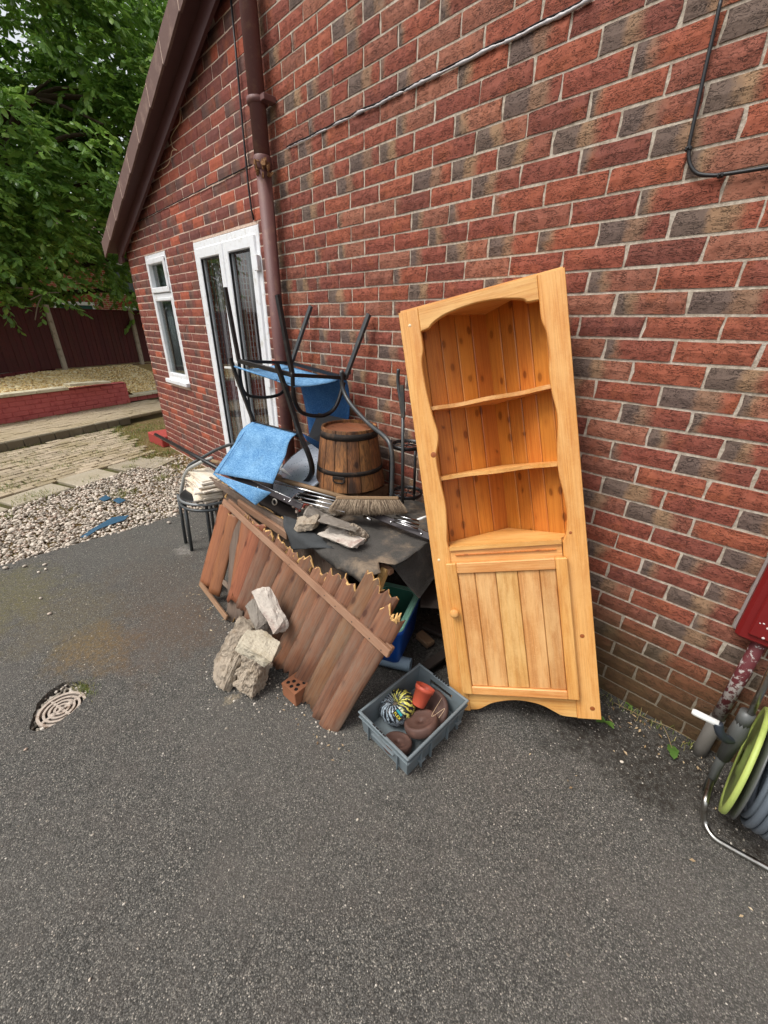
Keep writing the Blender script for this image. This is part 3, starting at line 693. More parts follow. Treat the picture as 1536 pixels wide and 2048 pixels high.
# silver sealant run in one bed joint, with the dark crack above it
zc = 1.875+9*.075-.004; pts = []; rr_ = []
for i in range(160):
    x = .0+i/159*1.75; pts.append((x, -.004+.003*noise.noise(V(x*9, 0, 0)), zc+.007*noise.noise(V(x*7, 3, 0))))
    rr_.append(max(.0012, .0022+.0050*noise.noise(V(x*13, 7, 0))+.0035*min(1, x/1.0)+.004*noise.noise(V(x*47, 2, 0))))
mb = MB(); mb.tube(pts, .006, 8, rr=rr_); part('sealant', mb, SEAL, house)
mb = MB(); mb.tube([(p[0], .0015, p[2]+.0115) for p in pts], .003, 6); part('crack', mb, BLACKV, house)

# extension (gable brickwork) ---------------------------------------
ext = thing('extension_wall', 'dark red smooth brick gable extension with white window and french doors', 'wall', (-1.9, 0, 0))
XL = -3.445; Ybrick = .004
def roofz(x): return 2.72+.362*(x+2.225)
DOOR = (-1.56, -.425, .20, 2.235); WIN = (-2.868, -2.25, .935, 2.245)
items = []
for k in range(-27, 25):
    z1 = ztop(k)-.0045; z0 = ztop(k+1)+.0045; off = 0 if k % 2 == 0 else .5
    for n in range(-17, 1):
        x0 = (n+off)*.225-.033+.0045; x1 = x0+.216
        x0 = max(x0, XL); x1 = min(x1, -.268)
        zc_ = (z0+z1)/2
        segs = [(x0, x1)]
        for (a, b, c, d) in (DOOR, WIN):
            if c-.02 < zc_ < d+.02:
                ns = []
                for s0, s1 in segs:
                    if s1 <= a or s0 >= b: ns.append((s0, s1))
                    else:
                        if s0 < a-.02: ns.append((s0, a-.003))
                        if s1 > b+.02: ns.append((b+.003, s1))
                segs = ns
        for s0, s1 in segs:
            if s1-s0 < .03 or zc_ > roofz((s0+s1)/2)+.10: continue
            c = ((s0+s1)/2, 0, zc_); q = px(c); items.append((q[2], brick_verts(s0, s1, z0, z1, Ybrick), infront(c, 10) and not (zc_ < .6 and s0 > -1.3)))
lay(ext, items, ANNEX)
# mortar backing with openings, as panels
mb = MB(); ym = Ybrick+.0058
def panel(x0, x1, z0, z1): mb.box(((x0+x1)/2, ym+.05, (z0+z1)/2), (x1-x0, .1, z1-z0))
panel(XL+.004, WIN[0], -.05, 2.3); panel(WIN[0], WIN[1], -.05, WIN[2]); panel(WIN[1], DOOR[0], -.05, 2.3); panel(DOOR[0], DOOR[1], -.05, DOOR[2]); panel(DOOR[1], -.27, -.05, 2.3)
panel(WIN[0], WIN[1], WIN[3], 2.3); panel(DOOR[0], DOOR[1], DOOR[3], 2.3)
mb.prism([(XL+.004, ym, 2.3), (-.27, ym, 2.3), (-.27, ym, roofz(-.27)+.08), (XL+.004, ym, roofz(XL)+.08)], (0, .1, 0))
part('mortar', mb, MORTAR2, ext)
mb = MB(); mb.box((XL+.05, 1.3, 1.2), (.1, 2.4, 2.5)); part('side_wall', mb, FARB, ext)
# crack in the extension
mb = MB(); mb.tube([(x, -.0005, 2.5545+.004*noise.noise(V(x*11, 0, 0))+(.004*(x+.4))) for x in np.linspace(-2.9, -.42, 60)], .0035, 6); part('crack', mb, BLACKV, ext)
# verge: bargeboard, tile caps, roof
def rl_(x, dz, y): return V(x, y, roofz(x)+dz)
sl_ = math.atan(.362)
mb = MB(); mb.prism([rl_(-3.52, -.02, -.065), rl_(-.28, -.02, -.065), rl_(-.28, .15, -.065), rl_(-3.52, .15, -.065)], (0, .024, 0)); mb.prism([rl_(-3.56, .02, -.067), rl_(-3.40, .02, -.067), (-3.40, -.067, 2.225), (-3.56, -.067, 2.215)], (0, .028, 0)); part('bargeboard', mb, BOARDB, ext)
mb = MB(); mb.prism([rl_(-3.6, .10, -.15), rl_(-.28, .10, -.15), rl_(-.28, .10, .02), rl_(-3.6, .10, .02)], (0, 0, .012)); part('soffit', mb, BOARDB, ext)
pitch = .36
for i in range(10):
    x0 = -3.68+i*pitch; x1 = min(x0+pitch-.002, -.30)
    if x0 > -.4: continue
    drop = .013
    mb = MB(); mb.prism([rl_(x0, .10-drop, -.165), rl_(x1, .10+.001, -.165), rl_(x1, .225+.006, -.165), rl_(x0, .235-drop+.016, -.165)], (0, .016+i % 2*.001, 0))
    mb.prism([rl_(x0, .20-drop+.016, -.149), rl_(x1, .20, -.149), rl_(x1, .226, -.149), rl_(x0, .234-drop+.016, -.149)], (0, .32, 0))
    mb.prism([rl_(x1-.003, .098, -.1665), rl_(x1+.002, .098, -.1665), rl_(x1+.002, .23, -.1665), rl_(x1-.003, .23, -.1665)], (0, .015, 0), 1)
    part('verge_tile', mb, [TILEC, MORTAR2], ext)
mb = MB(); mb.prism([rl_(-3.75, .19, .17), rl_(-.28, .19, .17), rl_(-.28, .22, .17), rl_(-3.75, .22, .17)], (0, 2.2, 0)); part('roof', mb, TILEC, ext)
# window --------------------------------------------------------------
def frame_rect(mb, x0, x1, z0, z1, w, y, d, bev=.006, mi=0):
    mb.box(((x0+x1)/2, y+d/2, z1-w/2), (x1-x0, d, w), None, mi, bev); mb.box(((x0+x1)/2, y+d/2, z0+w/2), (x1-x0, d, w), None, mi, bev)
    mb.box((x0+w/2, y+d/2-.0007, (z0+z1)/2), (w, d, z1-z0-w*.6), None, mi, bev); mb.box((x1-w/2, y+d/2-.0007, (z0+z1)/2), (w, d, z1-z0-w*.6), None, mi, bev)
x0, x1, z0, z1 = WIN; wy = .010
mb = MB(); frame_rect(mb, x0+.001, x1-.001, z0+.045, z1-.002, .05, wy, .06); mb.box(((x0+x1)/2, wy+.03, 1.855), (x1-x0-.1, .058, .05), None, 0, .004)
wf = part('window', mb, UPVC, ext)
mb = MB(); frame_rect(mb, x0+.04, x1-.04, 1.885, z1-.04, .052, wy-.014, .05); part('sash', mb, UPVC, wf)
mb = MB(); frame_rect(mb, x0+.045, x1-.045, z0+.085, 1.84, .034, wy-.004, .05); part('sash', mb, UPVC, wf)
mb = MB(); mb.box(((x0+x1)/2, wy-.006, z0+.024), (x1-x0+.03, .085, .046), None, 0, .006); part('sill', mb, UPVC, wf)
mb = MB(); mb.box(((x0+x1)/2, wy+.03, (z0+z1)/2+.02), (x1-x0-.12, .004, z1-z0-.16)); part('pane', mb, PANE, wf)
mb = MB(); mb.box(((x0+x1)/2-.1, .12, 1.6), (.5, .004, 1.3)); part('net_curtain', mb, BLIND2, wf)
mb = MB(); mb.box(((x0+x1)/2, .13, 1.25), (.5, .03, .2)); part('inner_sill', mb, WHITEP, wf, label='pale thing standing on the inner sill') if False else None
mb = MB()
for i in range(10):
    a = x0+.09+i*.018; mb.tube([(a, .10+.012*(i % 2), z0+.08), (a, .10+.012*(i % 2), 1.80)], .010, 6)
part('curtain', mb, BLIND2, wf)
# french doors ----------------------------------------------------------
x0, x1, z0, z1 = DOOR; dy = .006
mb = MB(); frame_rect(mb, x0+.001, x1-.001, z0, z1-.002, .06, dy, .07); mb.box(((x0+x1)/2, dy+.03, z1-.085), (x1-x0-.11, .066, .055), None, 0, .004)
df = part('french_doors', mb, UPVC, ext)
xm = -.985
for (a, b) in ((x0+.05, xm), (xm+.002, x1-.05)):
    mb = MB(); frame_rect(mb, a, b, z0+.055, z1-.05, .085, dy-.012, .06, .01)
    lf = part('door_leaf', mb, UPVC, df)
    mb = MB(); mb.box(((a+b)/2, dy+.022, (z0+z1)/2), (b-a-.165, .004, z1-z0-.26)); part('pane', mb, PANE, ext)
    mb = MB(); frame_rect(mb, a+.083, b-.083, z0+.138, z1-.133, .006, dy-.008, .02, .001); part('pane_gasket', mb, BLACKP, df)
mb = MB(); mb.box((xm-.035, dy-.03, 1.185), (.03, .02, .22), None, 0, .006); mb.beam((xm-.035, dy-.055, 1.24), (xm-.16, dy-.06, 1.235), .022, .018); mb.beam((xm-.035, dy-.03, 1.24), (xm-.035, dy-.06, 1.24), .018, .018); part('door_handle', mb, WHITEP, df)
for z in (.55, 1.18, 2.0):
    mb = MB(); mb.box((x1-.035, dy-.018, z), (.05, .03, .10), None, 0, .004); part('hinge', mb, UPVC, df)
mb = MB()
i = 0; x = x0+.10
while x < x1-.1:
    R = Matrix.Rotation(-.25+random.gauss(0, .16), 3, 'Z'); mb.box((x, .085+random.uniform(-.006, .006), 1.2), (.075, .003, 2.1), R); x += .058
part('vertical_blind', mb, BLIND, df)
mb = MB(); mb.box((-1.0, .75, 1.2), (1.9, .02, 2.4)); mb.box((-1.0, .45, .1), (1.9, .6, .02)); part('room', mb, ROOM, df)
# brown soil pipe
pipe = thing('downpipe', 'brown soil pipe running up the wall between the two brickworks', 'pipe', (-.17, -.07, 0))
pa, pb = P(481, 0, -.07), P(573, 720, -.07); pxm = (pa.x+pb.x)/2
top = P(481, 0, -.07)
mb = MB(); mb.tube([(-.105, -.07, 0), (-.115, -.07, 1.2), (-.135, -.07, 2.0), (-.20, -.07, 2.8), (-.24, -.07, 3.25), (-.26, -.07, 3.5), (-.26, -.07, 5.2)] if False else [(pxm, -.07, 0), (pxm, -.07, 2.48)], .046, 20); part('pipe_length', mb, PIPEB, pipe)
mb = MB(); mb.tube([(pxm, -.07, 2.46), (pxm, -.07, 5.2)], .048, 20); mb.lathe([(.049, 0), (.055, .01), (.055, .06), (.049, .07)], (pxm, -.07, 2.46)); part('pipe_length', mb, PIPEB, pipe)
mb = MB(); mb.lathe([(.049, 0), (.060, .004), (.060, .03), (.049, .034)], (pxm, -.07, 2.76)); mb.box((pxm+.075, -.045, 2.777), (.05, .08, .03), None, 0, .003); part('bracket', mb, PIPEB, pipe)
mb = MB(); r_ = random.Random(3)
for i in range(16):
    a = r_.uniform(-2.2, .3); c = V(pxm+.055*math.cos(a)+r_.uniform(0, .04), -.07+.055*math.sin(a), 2.44+r_.uniform(-.02, .06)); mb.box(c, (r_.uniform(.01, .03), r_.uniform(.006, .02), r_.uniform(.01, .03)), Matrix.Rotation(a, 3, 'Z'), 0, .003, .004)
part('mastic_lump', mb, simple('mastic_brown', (140, 100, 62), .9, 0, .3, 80, .8, .004), pipe)
# wires
mb = MB(); mb.tube([P(462, 0, -.012), P(476, 150, -.012), P(486, 260, -.01), P(497, 375, -.012), P(503, 420, -.01), P(508, 440, -.006)], .0065, 8)
solo('wire', mb, BLACKP, 'thin black wire running down to the head of the french doors', 'wire')
cb = thing('cable', 'black cable clipped to the house wall, bending sharply right near the top corner', 'cable', P(1375, 320, 0))
cp = bez([P(1442, 0, -.012), P(1408, 150, -.012), P(1378, 290, -.012)], 8)[:-1]+bez([P(1378, 290, -.012), P(1379, 325, -.012), P(1395, 347, -.012), P(1430, 351, -.012)], 8)[:-1]+bez([P(1430, 351, -.012), P(1480, 344, -.012), P(1540, 334, -.012), P(1700, 306, -.012)], 6)
mb = MB(); mb.tube(cp, .0052, 10); part('cable_run', mb, BLACKP, cb)
for q in ((1377, 298), (1441, 351)):
    mb = MB(); c = P(*q, -.010); mb.box(c, (.018, .016, .012), None, 0, .003); mb.tube([c, c+V(0, -.014, 0)], .003, 6); part('clip', mb, BLACKP, cb)
mb = MB(); sp = [(720, 240), (718, 330), (715, 480), (660, 570), (625, 640), (628, 690), (645, 745), (690, 772), (640, 772), (620, 850), (600, 910), (560, 950), (515, 970), (490, 990), (450, 955)]
mb.tube(bez([P(220+x*.1953, 150+y*.1953, -.008) for x, y in sp], 4), .0022, 6)
solo('string', mb, CREAM, 'loose cream string dangling below the brown bargeboard', 'string')

# meter box and waste pipe at the right ------------------------------
bx = thing('meter_box', 'dark red painted box on the wall at the right edge', 'meter box', (2.98, 0, .62))
mb = MB(); mb.box((2.99, -.012, .93), (.585, .03, .64), None, 0, .006); part('back_frame', mb, simple('frame_grey_line', (150, 140, 136), .6), bx)
mb = MB(); mb.box((2.99, -.05, .93), (.57, .08, .62), None, 0, .012); part('box_body', mb, RED, bx)
mb = MB(); mb.box((2.995, -.096, .935), (.52, .012, .56), None, 0, .005); part('box_door', mb, RED, bx)
for _ in range(16):
    a, b = random.uniform(2.75, 2.9), random.uniform(.65, .78); mb = MB(); r0 = random.uniform(.002, .0055); mb.lathe([(r0, 0), (r0*.6, .0015)], (a, -.1015, b), (0, -1, 0), 7, capt=True); part('paint_fleck', mb, SPECK, bx)
wp = thing('waste_pipe', 'waste pipe with peeling maroon paint below the red box', 'pipe', (2.80, -.05, 0))
mb = MB(); mb.tube([P(1525, 1275, -.045), P(1433, 1440, -.045)], .021, 16); part('pipe_length', mb, PEEL, wp)
mb = MB(); e0, e1 = P(1436, 1435, -.045), P(1406, 1490, -.045); mb.tube([e0, e1, (e1.x, e1.y, -.01)], .0245, 16); part('collar', mb, simple('pipe_collar_grey', (98, 94, 88), .7), wp)

# ================================================================ PINE CORNER CABINET
sC = .91
o0 = CAM+sC*(np.array([1.861, -.499, -.163])-CAM); Mc = rodr([-.176, -.299, .479])
Rc = Matrix([list(r) for r in Mc]); CW, CH = .618, 1.758
cab = thing('corner_cabinet', 'tall orange pine corner cabinet with open shelves leaning against the brick wall', 'cabinet', o0, rot=Rc.to_quaternion())
T = .022
def cprism(poly, t=T, y=0.0):
    mb = MB(); n = len(poly)
    mb.prism([(a, y, b) for a, b in poly], (0, t, 0)); return mb
def bevprism(poly, t=T, y=0.0, bv=.003):
    """prism with a small front chamfer"""
    n = len(poly); mb = MB(); cx = sum(p[0] for p in poly)/n
    ins = []
    for i in range(n):
        a, b, c = Vector(poly[i-1]), Vector(poly[i]), Vector(poly[(i+1) % n])
        e1 = (b-a).normalized(); e2 = (c-b).normalized(); nn = (Vector((-e1.y, e1.x))+Vector((-e2.y, e2.x)))
        nn = nn.normalized()*bv if nn.length > 1e-6 else Vector((0, 0)); ins.append(b+nn)
    area = sum(poly[i-1][0]*poly[i][1]-poly[i][0]*poly[i-1][1] for i in range(n))
    if area < 0: ins = [2*Vector(poly[i])-ins[i] for i in range(n)]
    vs = [(p[0], y, p[1]) for p in ins]+[(p[0], y+bv, p[1]) for p in poly]+[(p[0], y+t, p[1]) for p in poly]
    fs = [tuple(range(n)), tuple(range(3*n-1, 2*n-1, -1))]
    for k in range(2): fs += [(k*n+i, k*n+(i+1) % n, (k+1)*n+(i+1) % n, (k+1)*n+i) for i in range(n)]
    mb.add(vs, fs); return mb
def smooth2(pts, n=5): return [(v.x, v.y) for v in bez([Vector((a, b, 0)) for a, b in pts], n)]
Linner = smooth2([(.080, 1.669), (.081, 1.60), (.069, 1.55), (.070, 1.465), (.081, 1.351), (.096, 1.25), (.078, 1.175), (.075, 1.13), (.080, 1.06), (.089, .96), (.084, .87), (.076, .80), (.082, .765)])
Rinner = [(CW-.004-(x-.002)*1.0 if False else CW-x-.012, z) for x, z in Linner]
Rinner = smooth2([(.526, 1.673), (.527, 1.605), (.539, 1.56), (.544, 1.49), (.538, 1.42), (.541, 1.34), (.553, 1.25), (.546, 1.17), (.540, 1.10), (.540, 1.03), (.552, .94), (.556, .87), (.547, .80), (.530, .765)])
mb = bevprism([(0, 0), (.082, 0), (.082, .10), (.082, .60)]+Linner[::-1]+[(.080, CH), (0, CH)]); part('stile', mb, PINE_V, cab, True)
mb = bevprism([(CW, CH), (.526, CH)]+Rinner+[(.528, .60), (.528, .10), (.528, 0), (CW, 0)]); part('stile', mb, PINE_V, cab, True)
arch = smooth2([(.0805, 1.669), (.112, 1.673), (.126, 1.684), (.15, 1.697), (.20, 1.711), (.29, 1.719), (.375, 1.714), (.44, 1.700), (.474, 1.688), (.486, 1.676), (.5255, 1.673)], 4)
mb = bevprism(arch+[(.5255, CH), (.0805, CH)], T-.0006, .0004); part('top_rail', mb, PINE_H, cab, True)
mb = MB(); mb.box((CW/2-.004, T/2+.001, .73), (.444, T-.002, .058), None, 0, .001); part('middle_rail', mb, PINE_H, cab, True)
base = smooth2([(.5275, .002), (.47, .006), (.44, .022), (.40, .045), (.36, .058), (.30, .066), (.24, .060), (.18, .043), (.15, .026), (.12, .010), (.0825, .006)], 4)
mb = bevprism([(.0825, .095)]+[(.5275, .095)]+base, T-.0006, .0004); part('bottom_rail', mb, PINE_H, cab, True)
# body: top, bottom, shelves (triangular, shelf fronts curved)
RX, RY = CW/2+.012, .300
def tri(z, t, front, inset=.012):
    poly = front+[(CW-.045, .045+T), (RX, RY-inset), (.045, .045+T)]
    mb = MB(); mb.prism([(a, b, z) for a, b in poly], (0, 0, t)); return mb
mb = tri(CH-.004, .016, [(.004, T+.001), (CW-.004, T+.001)], -.008); part('top_board', mb, PINE_H, cab, True)
mb = tri(.10, .016, [(.03, T+.001), (CW-.03, T+.001)]); part('bottom_board', mb, PINE_H, cab, True)
for z in (1.358, 1.062):
    fr = smooth2([(.05, .030), (.10, .027), (.17, .034), (.24, .056), (.305, .066), (.37, .056), (.44, .034), (.50, .027), (.565, .030)], 4) if False else smooth2([(.05, .024), (.10, .034), (.19, .078), (.31, .044), (.43, .078), (.51, .034), (.565, .024)], 5)
    mb = tri(z, .016, fr); part('shelf', mb, PINE_H, cab, True)
mb = tri(.752, .018, [(.0825, -.006), (.528, -.006), (.528, T+.004), (.575, T+.004)][:2]+[], .012)
mb = MB(); mb.prism([(.0835, -.008, .760), (.5265, -.008, .760), (.5265, T+.001, .760), (.573, T+.045, .760), (RX, RY-.012, .760), (.045, T+.045, .760), (.0835, T+.001, .760)], (0, 0, .017)); part('shelf', mb, PINE_H, cab, True)
# lining: tongue and groove boards on the two sides
for side in (0, 1):
    A = Vector((.012, T+.012)) if side == 0 else Vector((CW-.012, T+.012)); B = Vector((RX, RY)); D = (B-A); L = D.length; D.normalize(); Nn = Vector((D.y, -D.x))
    if Nn.y > 0: Nn = -Nn
    nb = 5; wd = L/nb
    for i in range(nb):
        a = A+D*(i*wd+.0014); b = A+D*((i+1)*wd-.0014+(.012 if i == nb-1 else 0)); ya = .0007*(i % 2)
        mb = MB(); q = [a+Nn*-.012, a+Nn*-.0025, a+D*.003, b-D*.003, b+Nn*-.0025, b+Nn*-.012]
        mb.prism([(v.x, v.y, .02) for v in q], (0, 0, CH-.0215)); part('lining_board', mb, PINE_IN, cab, True)
    mb = MB(); q = [A-Nn*.012+D*.001, A-Nn*.02, B-Nn*.02, B-Nn*.0122]; mb.prism([(v.x, v.y, .02) for v in q], (0, 0, CH-.0215)); part('side_back', mb, PINE_IN, cab, True)
# door
DX0, DX1, DZ0, DZ1 = .062, .541, .099, .707
mb = MB(); mb.box((CW/2-.007, -.002, .40), (.39, .003, .53)); 
dr = part('door', mb, PINE_IN, cab, True)
def dpart(name, c, s, mat):
    mb = MB(); mb.box(c, s, None, 0, .0035); part(name, mb, mat, dr, True)
dpart('stile', (DX0+.022, -.0135, (DZ0+DZ1)/2), (.044, .022, DZ1-DZ0), PINE_V); dpart('stile', (DX1-.022, -.0135, (DZ0+DZ1)/2), (.044, .022, DZ1-DZ0), PINE_V)
dpart('rail', ((DX0+DX1)/2, -.0130, DZ1-.023), (DX1-DX0-.0885, .021, .046), PINE_H); dpart('rail', ((DX0+DX1)/2, -.0130, DZ0+.019), (DX1-DX0-.0885, .021, .038), PINE_H)
ed = [.106, .178, .264, .351, .435, .497]
for i in range(5):
    mb = MB(); mb.box(((ed[i]+ed[i+1])/2, -.0085, (DZ0+.038+DZ1-.046)/2), (ed[i+1]-ed[i]-.0022, .011, DZ1-DZ0-.085), None, 0, .003); part('plank', mb, PINE_D, dr, True)
mb = MB(); mb.lathe([(.0, -.032), (.012, -.032), (.018, -.027), (.0195, -.019), (.016, -.011), (.009, -.007), (.009, 0)], (.076, -.024, .492), (0, 1, 0), 20); part('knob', mb, PINE_H, dr, True)
# a lip mould below the third shelf
mb = MB(); mb.box((CW/2-.004, -.003, .7385), (.40, .006, .006), None, 0, .001); part('lip', mb, PINE_IN, cab, True)
for q in ((.085, 1.70), (.075, .72)):
    mb = MB(); mb.lathe([(.006, 0), (.005, .001)], (q[0]-.045, .0, q[1]), (0, -1, 0), 10, capt=True); part('screw_plug', mb, simple('plug_pale', (240, 216, 176), .5), cab, True)
for q, r0 in (((.070, 1.175), .012), ((.575, .37), .009), ((.565, .80), .006), ((.59, .05), .010)):
    mb = MB(); mb.lathe([(r0, 0), (r0*.7, .0008), (0.0005, .0009)], (q[0]-.003, -.0001, q[1]), (0, -1, 0), 14, capt=False); part('knot', mb, simple('knot_brown', (168, 92, 40), .5, 0, .4, 200, .1), cab, True)

# ================================================================ BROKEN LAP PANEL (front)
TH = math.radians(25); PO = V(0, -1.075, 0); PUP = V(0, math.sin(TH), math.cos(TH)); PN = V(0, -math.cos(TH), math.sin(TH))
def PL(x, y, off=0.0):                                   # photo pixel -> point on the panel plane, raised by off
    d = ray(x, y); o_ = PO+PN*off; t = float((Vector(o_)-Vector(CAM)).dot(PN)/Vector(d).dot(PN)); return Vector(CAM)+Vector(d)*t
def c2(x, y): return (340+x*.390625, 900+y*.390625)
panel_t = thing('lap_fence_panel', 'broken reddish brown waney lap fence panel leaning at the front of the pile', 'fence panel', (.9, -1.0, 0))
slats = [((285, 290), (178, 695), .098, 1), ((325, 335), (222, 735), .088, 1), ((395, 365), (335, 735), .082, 0)]
for xb, m_, yt, yb2 in ((445, .33, 395, 770), (500, .38, 430, 810), (560, .42, 475, 880), (622, .44, 535, 930), (682, .45, 575, 1000), (745, .48, 625, 1100), (805, .50, 655, 1130), (868, .52, 690, 1225), (935, .54, 678, 1290), (998, .55, 742, 1370), (1052, .57, 838, 1440)):
    yb_ = 270+(xb-300)*.963; slats.append(((xb+m_*(yb_-yt), yt), (xb-m_*(yb2-yb_), yb2), .098 if xb < 900 else (.104 if xb < 1090 else .07), 0))
def slat(name, a, b, w, mat, parent, nrm, seed, jag0=.03, jag1=.02, dome=.013, th=.008, tiltd=.016, lab=None, taper1=1.0):
    r_ = random.Random(seed); a, b = Vector(a), Vector(b); ax = (b-a); L = ax.length; ax.normalize(); sd_ = ax.cross(nrm).normalized()
    nc, nr = 8, 13; vs = []; fs = []; mi = []
    j0 = [jag0*(1.5*noise.noise(Vector((seed*5.3, j_*.42, 1)))-.3)+r_.uniform(-.14, .14)*jag0 for j_ in range(nc+1)]; j1 = [r_.uniform(-jag1*.3, jag1) for _ in range(nc+1)]
    for layer in (0, 1):
        for i in range(nr+1):
            for j in range(nc+1):
                u = j/nc*2-1; s = i/nr*L
                if i == 0: s += j0[j]
                if i == 1: s = .005+j0[j]*.97+.0035*((j*7+seed) % 3)
                if i == nr: s += j1[j]
                tw = w*(1-(1-taper1)*i/nr)
                edge = .006*noise.noise(Vector((seed*3.1, s*7, u*2)))
                p = a+ax*s+sd_*(u*tw/2+edge)+nrm*((dome*(1-u*u)+tiltd*u+.0025*noise.noise(Vector((s*9, u*3, seed))))-(th if layer else 0))
                vs.append(p)
    W1 = nc+1; off = (nr+1)*W1
    for i in range(nr):
        for j in range(nc): fs.append((i*W1+j, i*W1+j+1, (i+1)*W1+j+1, (i+1)*W1+j)); mi.append(1 if i == 0 and jag0 > .012 and (j*j+seed) % 3 == 0 else 0)
    for i in range(nr):
        for j in range(nc): fs.append((off+i*W1+j, off+(i+1)*W1+j, off+(i+1)*W1+j+1, off+i*W1+j+1)); mi.append(0)
    for j in range(nc): fs.append((j, j+1, off+j+1, off+j)); mi.append(1); fs.append((nr*W1+j, off+nr*W1+j, off+nr*W1+j+1, nr*W1+j+1)); mi.append(1 if jag1 > .03 else 0)
    for i in range(nr): fs.append((i*W1, off+i*W1, off+(i+1)*W1, (i+1)*W1)); mi.append(0); fs.append((i*W1+nc, (i+1)*W1+nc, off+(i+1)*W1+nc, off+i*W1+nc)); mi.append(0)
    me = bpy.data.meshes.new(name); 
    # local frame so the grain follows the slat: z along its length
    R = Matrix([sd_, nrm, ax]).transposed(); Ri = R.inverted(); me.from_pydata([Ri@(v-a) for v in vs], [], fs); me.polygons.foreach_set('material_index', mi); me.polygons.foreach_set('use_smooth', [True]*len(fs)); me.update()
    bm = bmesh.new(); bm.from_mesh(me); bmesh.ops.recalc_face_normals(bm, faces=bm.faces); bm.to_mesh(me); bm.free()
    o = bpy.data.objects.new(name, me); COL.objects.link(o); me.materials.append(mat); me.materials.append(FRESH)
    o.parent = parent; mm = R.to_4x4(); mm.translation = a-parent.location; o.matrix_local = mm
    if lab: o['label'] = lab
    return o
for i, (a, b, w, k) in enumerate(slats):
    A = PL(*c2(*a), .004); B = PL(*c2(*b), .004)
    jt = .008 if k else (.026 if i < 8 else .036); w *= 1.0
    slat('slat', A, B, w, SLAT2 if k or i in (2, 3) else SLAT, panel_t, PN, i+1, jt, .01 if k else .03, taper1=.85 if i > 9 else .97)
# grey weathered slat behind the gap
slat('slat', PL(*c2(352, 330), -.02), PL(*c2(330, 860), -.02), .125, GREYW, panel_t, PN, 40, .01, .04, lab='weathered grey slat with a rotten jagged foot')
def lbeam(name, A, B, w, t, nrm, mat, parent, lab=None, bev=.003, jit=0.0):
    A, B = Vector(A), Vector(B); x = (B-A).normalized(); z = (nrm-nrm.dot(x)*x).normalized(); y = z.cross(x); mb = MB(); L = (B-A).length
    mb.box((L/2, 0, 0), (L, w, t), None, 0, bev, jit); me = mb.mesh(name); o = bpy.data.objects.new(name, me); COL.objects.link(o); me.materials.append(mat)
    bm = bmesh.new(); bm.from_mesh(me); bmesh.ops.recalc_face_normals(bm, faces=bm.faces); bm.to_mesh(me); bm.free()
    mm = Matrix([x, y, z]).transposed().to_4x4(); mm.translation = A-(parent.location if parent else Vector((0, 0, 0)))
    if parent is not None: o.parent = parent; o.matrix_local = mm
    else: o.matrix_world = mm
    if lab: o['label'] = lab
    return o
lbeam('batten', PL(*c2(275, 262), .025), PL(*c2(1125, 1045), .025), .036, .018, PN, BATTEN, panel_t)
lbeam('batten', PL(*c2(155, 682), .022), PL(*c2(292, 862), .022), .030, .016, PN, BATTEN, panel_t, 'short broken foot batten with a splintered end')
lbeam('batten', PL(*c2(300, 258), -.018), PL(*c2(720, 640), -.018), .03, .016, PN, BATTEN, panel_t)
lbeam('batten', PL(*c2(245, 645), -.02), PL(*c2(330, 730), -.02), .03, .016, PN, GREYW, panel_t)
lbeam('batten', PL(*c2(1095, 985), -.012), PL(*c2(1135, 1030), -.012), .034, .024, PN, BATTEN, panel_t)
# nails and torn splinters along the broken edge
r_ = random.Random(5)
for i, (x, y) in enumerate(((288, 232), (385, 345), (400, 352), (455, 395), (515, 430), (530, 455), (578, 470), (600, 515), (640, 535), (662, 560), (672, 590), (722, 605), (800, 660), (822, 690), (1000, 690), (1040, 745), (1065, 755), (1140, 850), (1160, 862), (1175, 850))):
    q = PL(*c2(x, y), .006); h = r_.uniform(.008, .026); w = r_.uniform(.004, .011); mb = MB(); a = r_.uniform(-.5, .5); dx = V(math.cos(a), 0, 0)*w
    up_ = PUP*h+V(r_.uniform(-.01, .01), 0, 0); mb.add([q-dx-PUP*.02, q+dx-PUP*.02, q+dx*.6+up_*.5+PN*.006, q+up_, q-dx*.7+up_*.6, q+PN*.012-PUP*.01, q-PN*.006], [(0, 5, 4), (5, 2, 3), (5, 3, 4), (0, 1, 5), (1, 2, 5), (0, 4, 6), (4, 3, 6), (3, 2, 6), (2, 1, 6), (1, 0, 6)])
    part('splinter', mb, FRESH, panel_t)
for i, (x, y) in enumerate(((455, 440), (610, 585), (790, 745), (845, 800), (930, 880), (1020, 965), (1080, 1025))):
    q = PL(*c2(x, y), .0345); mb = MB(); mb.lathe([(.0028, 0), (.0026, .0012)], q, PN, 8, capt=True); part('nail_head', mb, BLACKM, panel_t)

# ================================================================ GREY FENCE PANEL (behind it, upright)
GY = -.72
gp_ = thing('grey_fence_panel', 'old grey weathered timber panel standing upright behind the broken lap panel', 'fence panel', (.5, GY, 0))
gt = P(425, 954, GY); gx0 = gt.x; gz = gt.z
n = 15; wd = (1.30-gx0-.03)/n
for i in range(n):
    a = V(gx0+.03+(i+.5)*wd, GY+.012, gz-.01-random.uniform(0, .012)); slat('plank', a, a+V(random.gauss(0, .004), 0, -gz+.02+random.uniform(0, .03)), wd*1.06, GREYW, gp_, V(0, -1, 0), 60+i, .006, .01, .003, .010, .004)
lbeam('top_rail', (gx0-.01, GY-.012, gz-.02), (1.29, GY-.012, gz-.035), .045, .02, V(0, -1, 0), GREYW, gp_)
lbeam('top_rail', (gx0+.45, GY-.035, gz-.045), (.86, GY-.035, gz-.062), .05, .02, V(0, -1, 0), BATTEN, gp_)
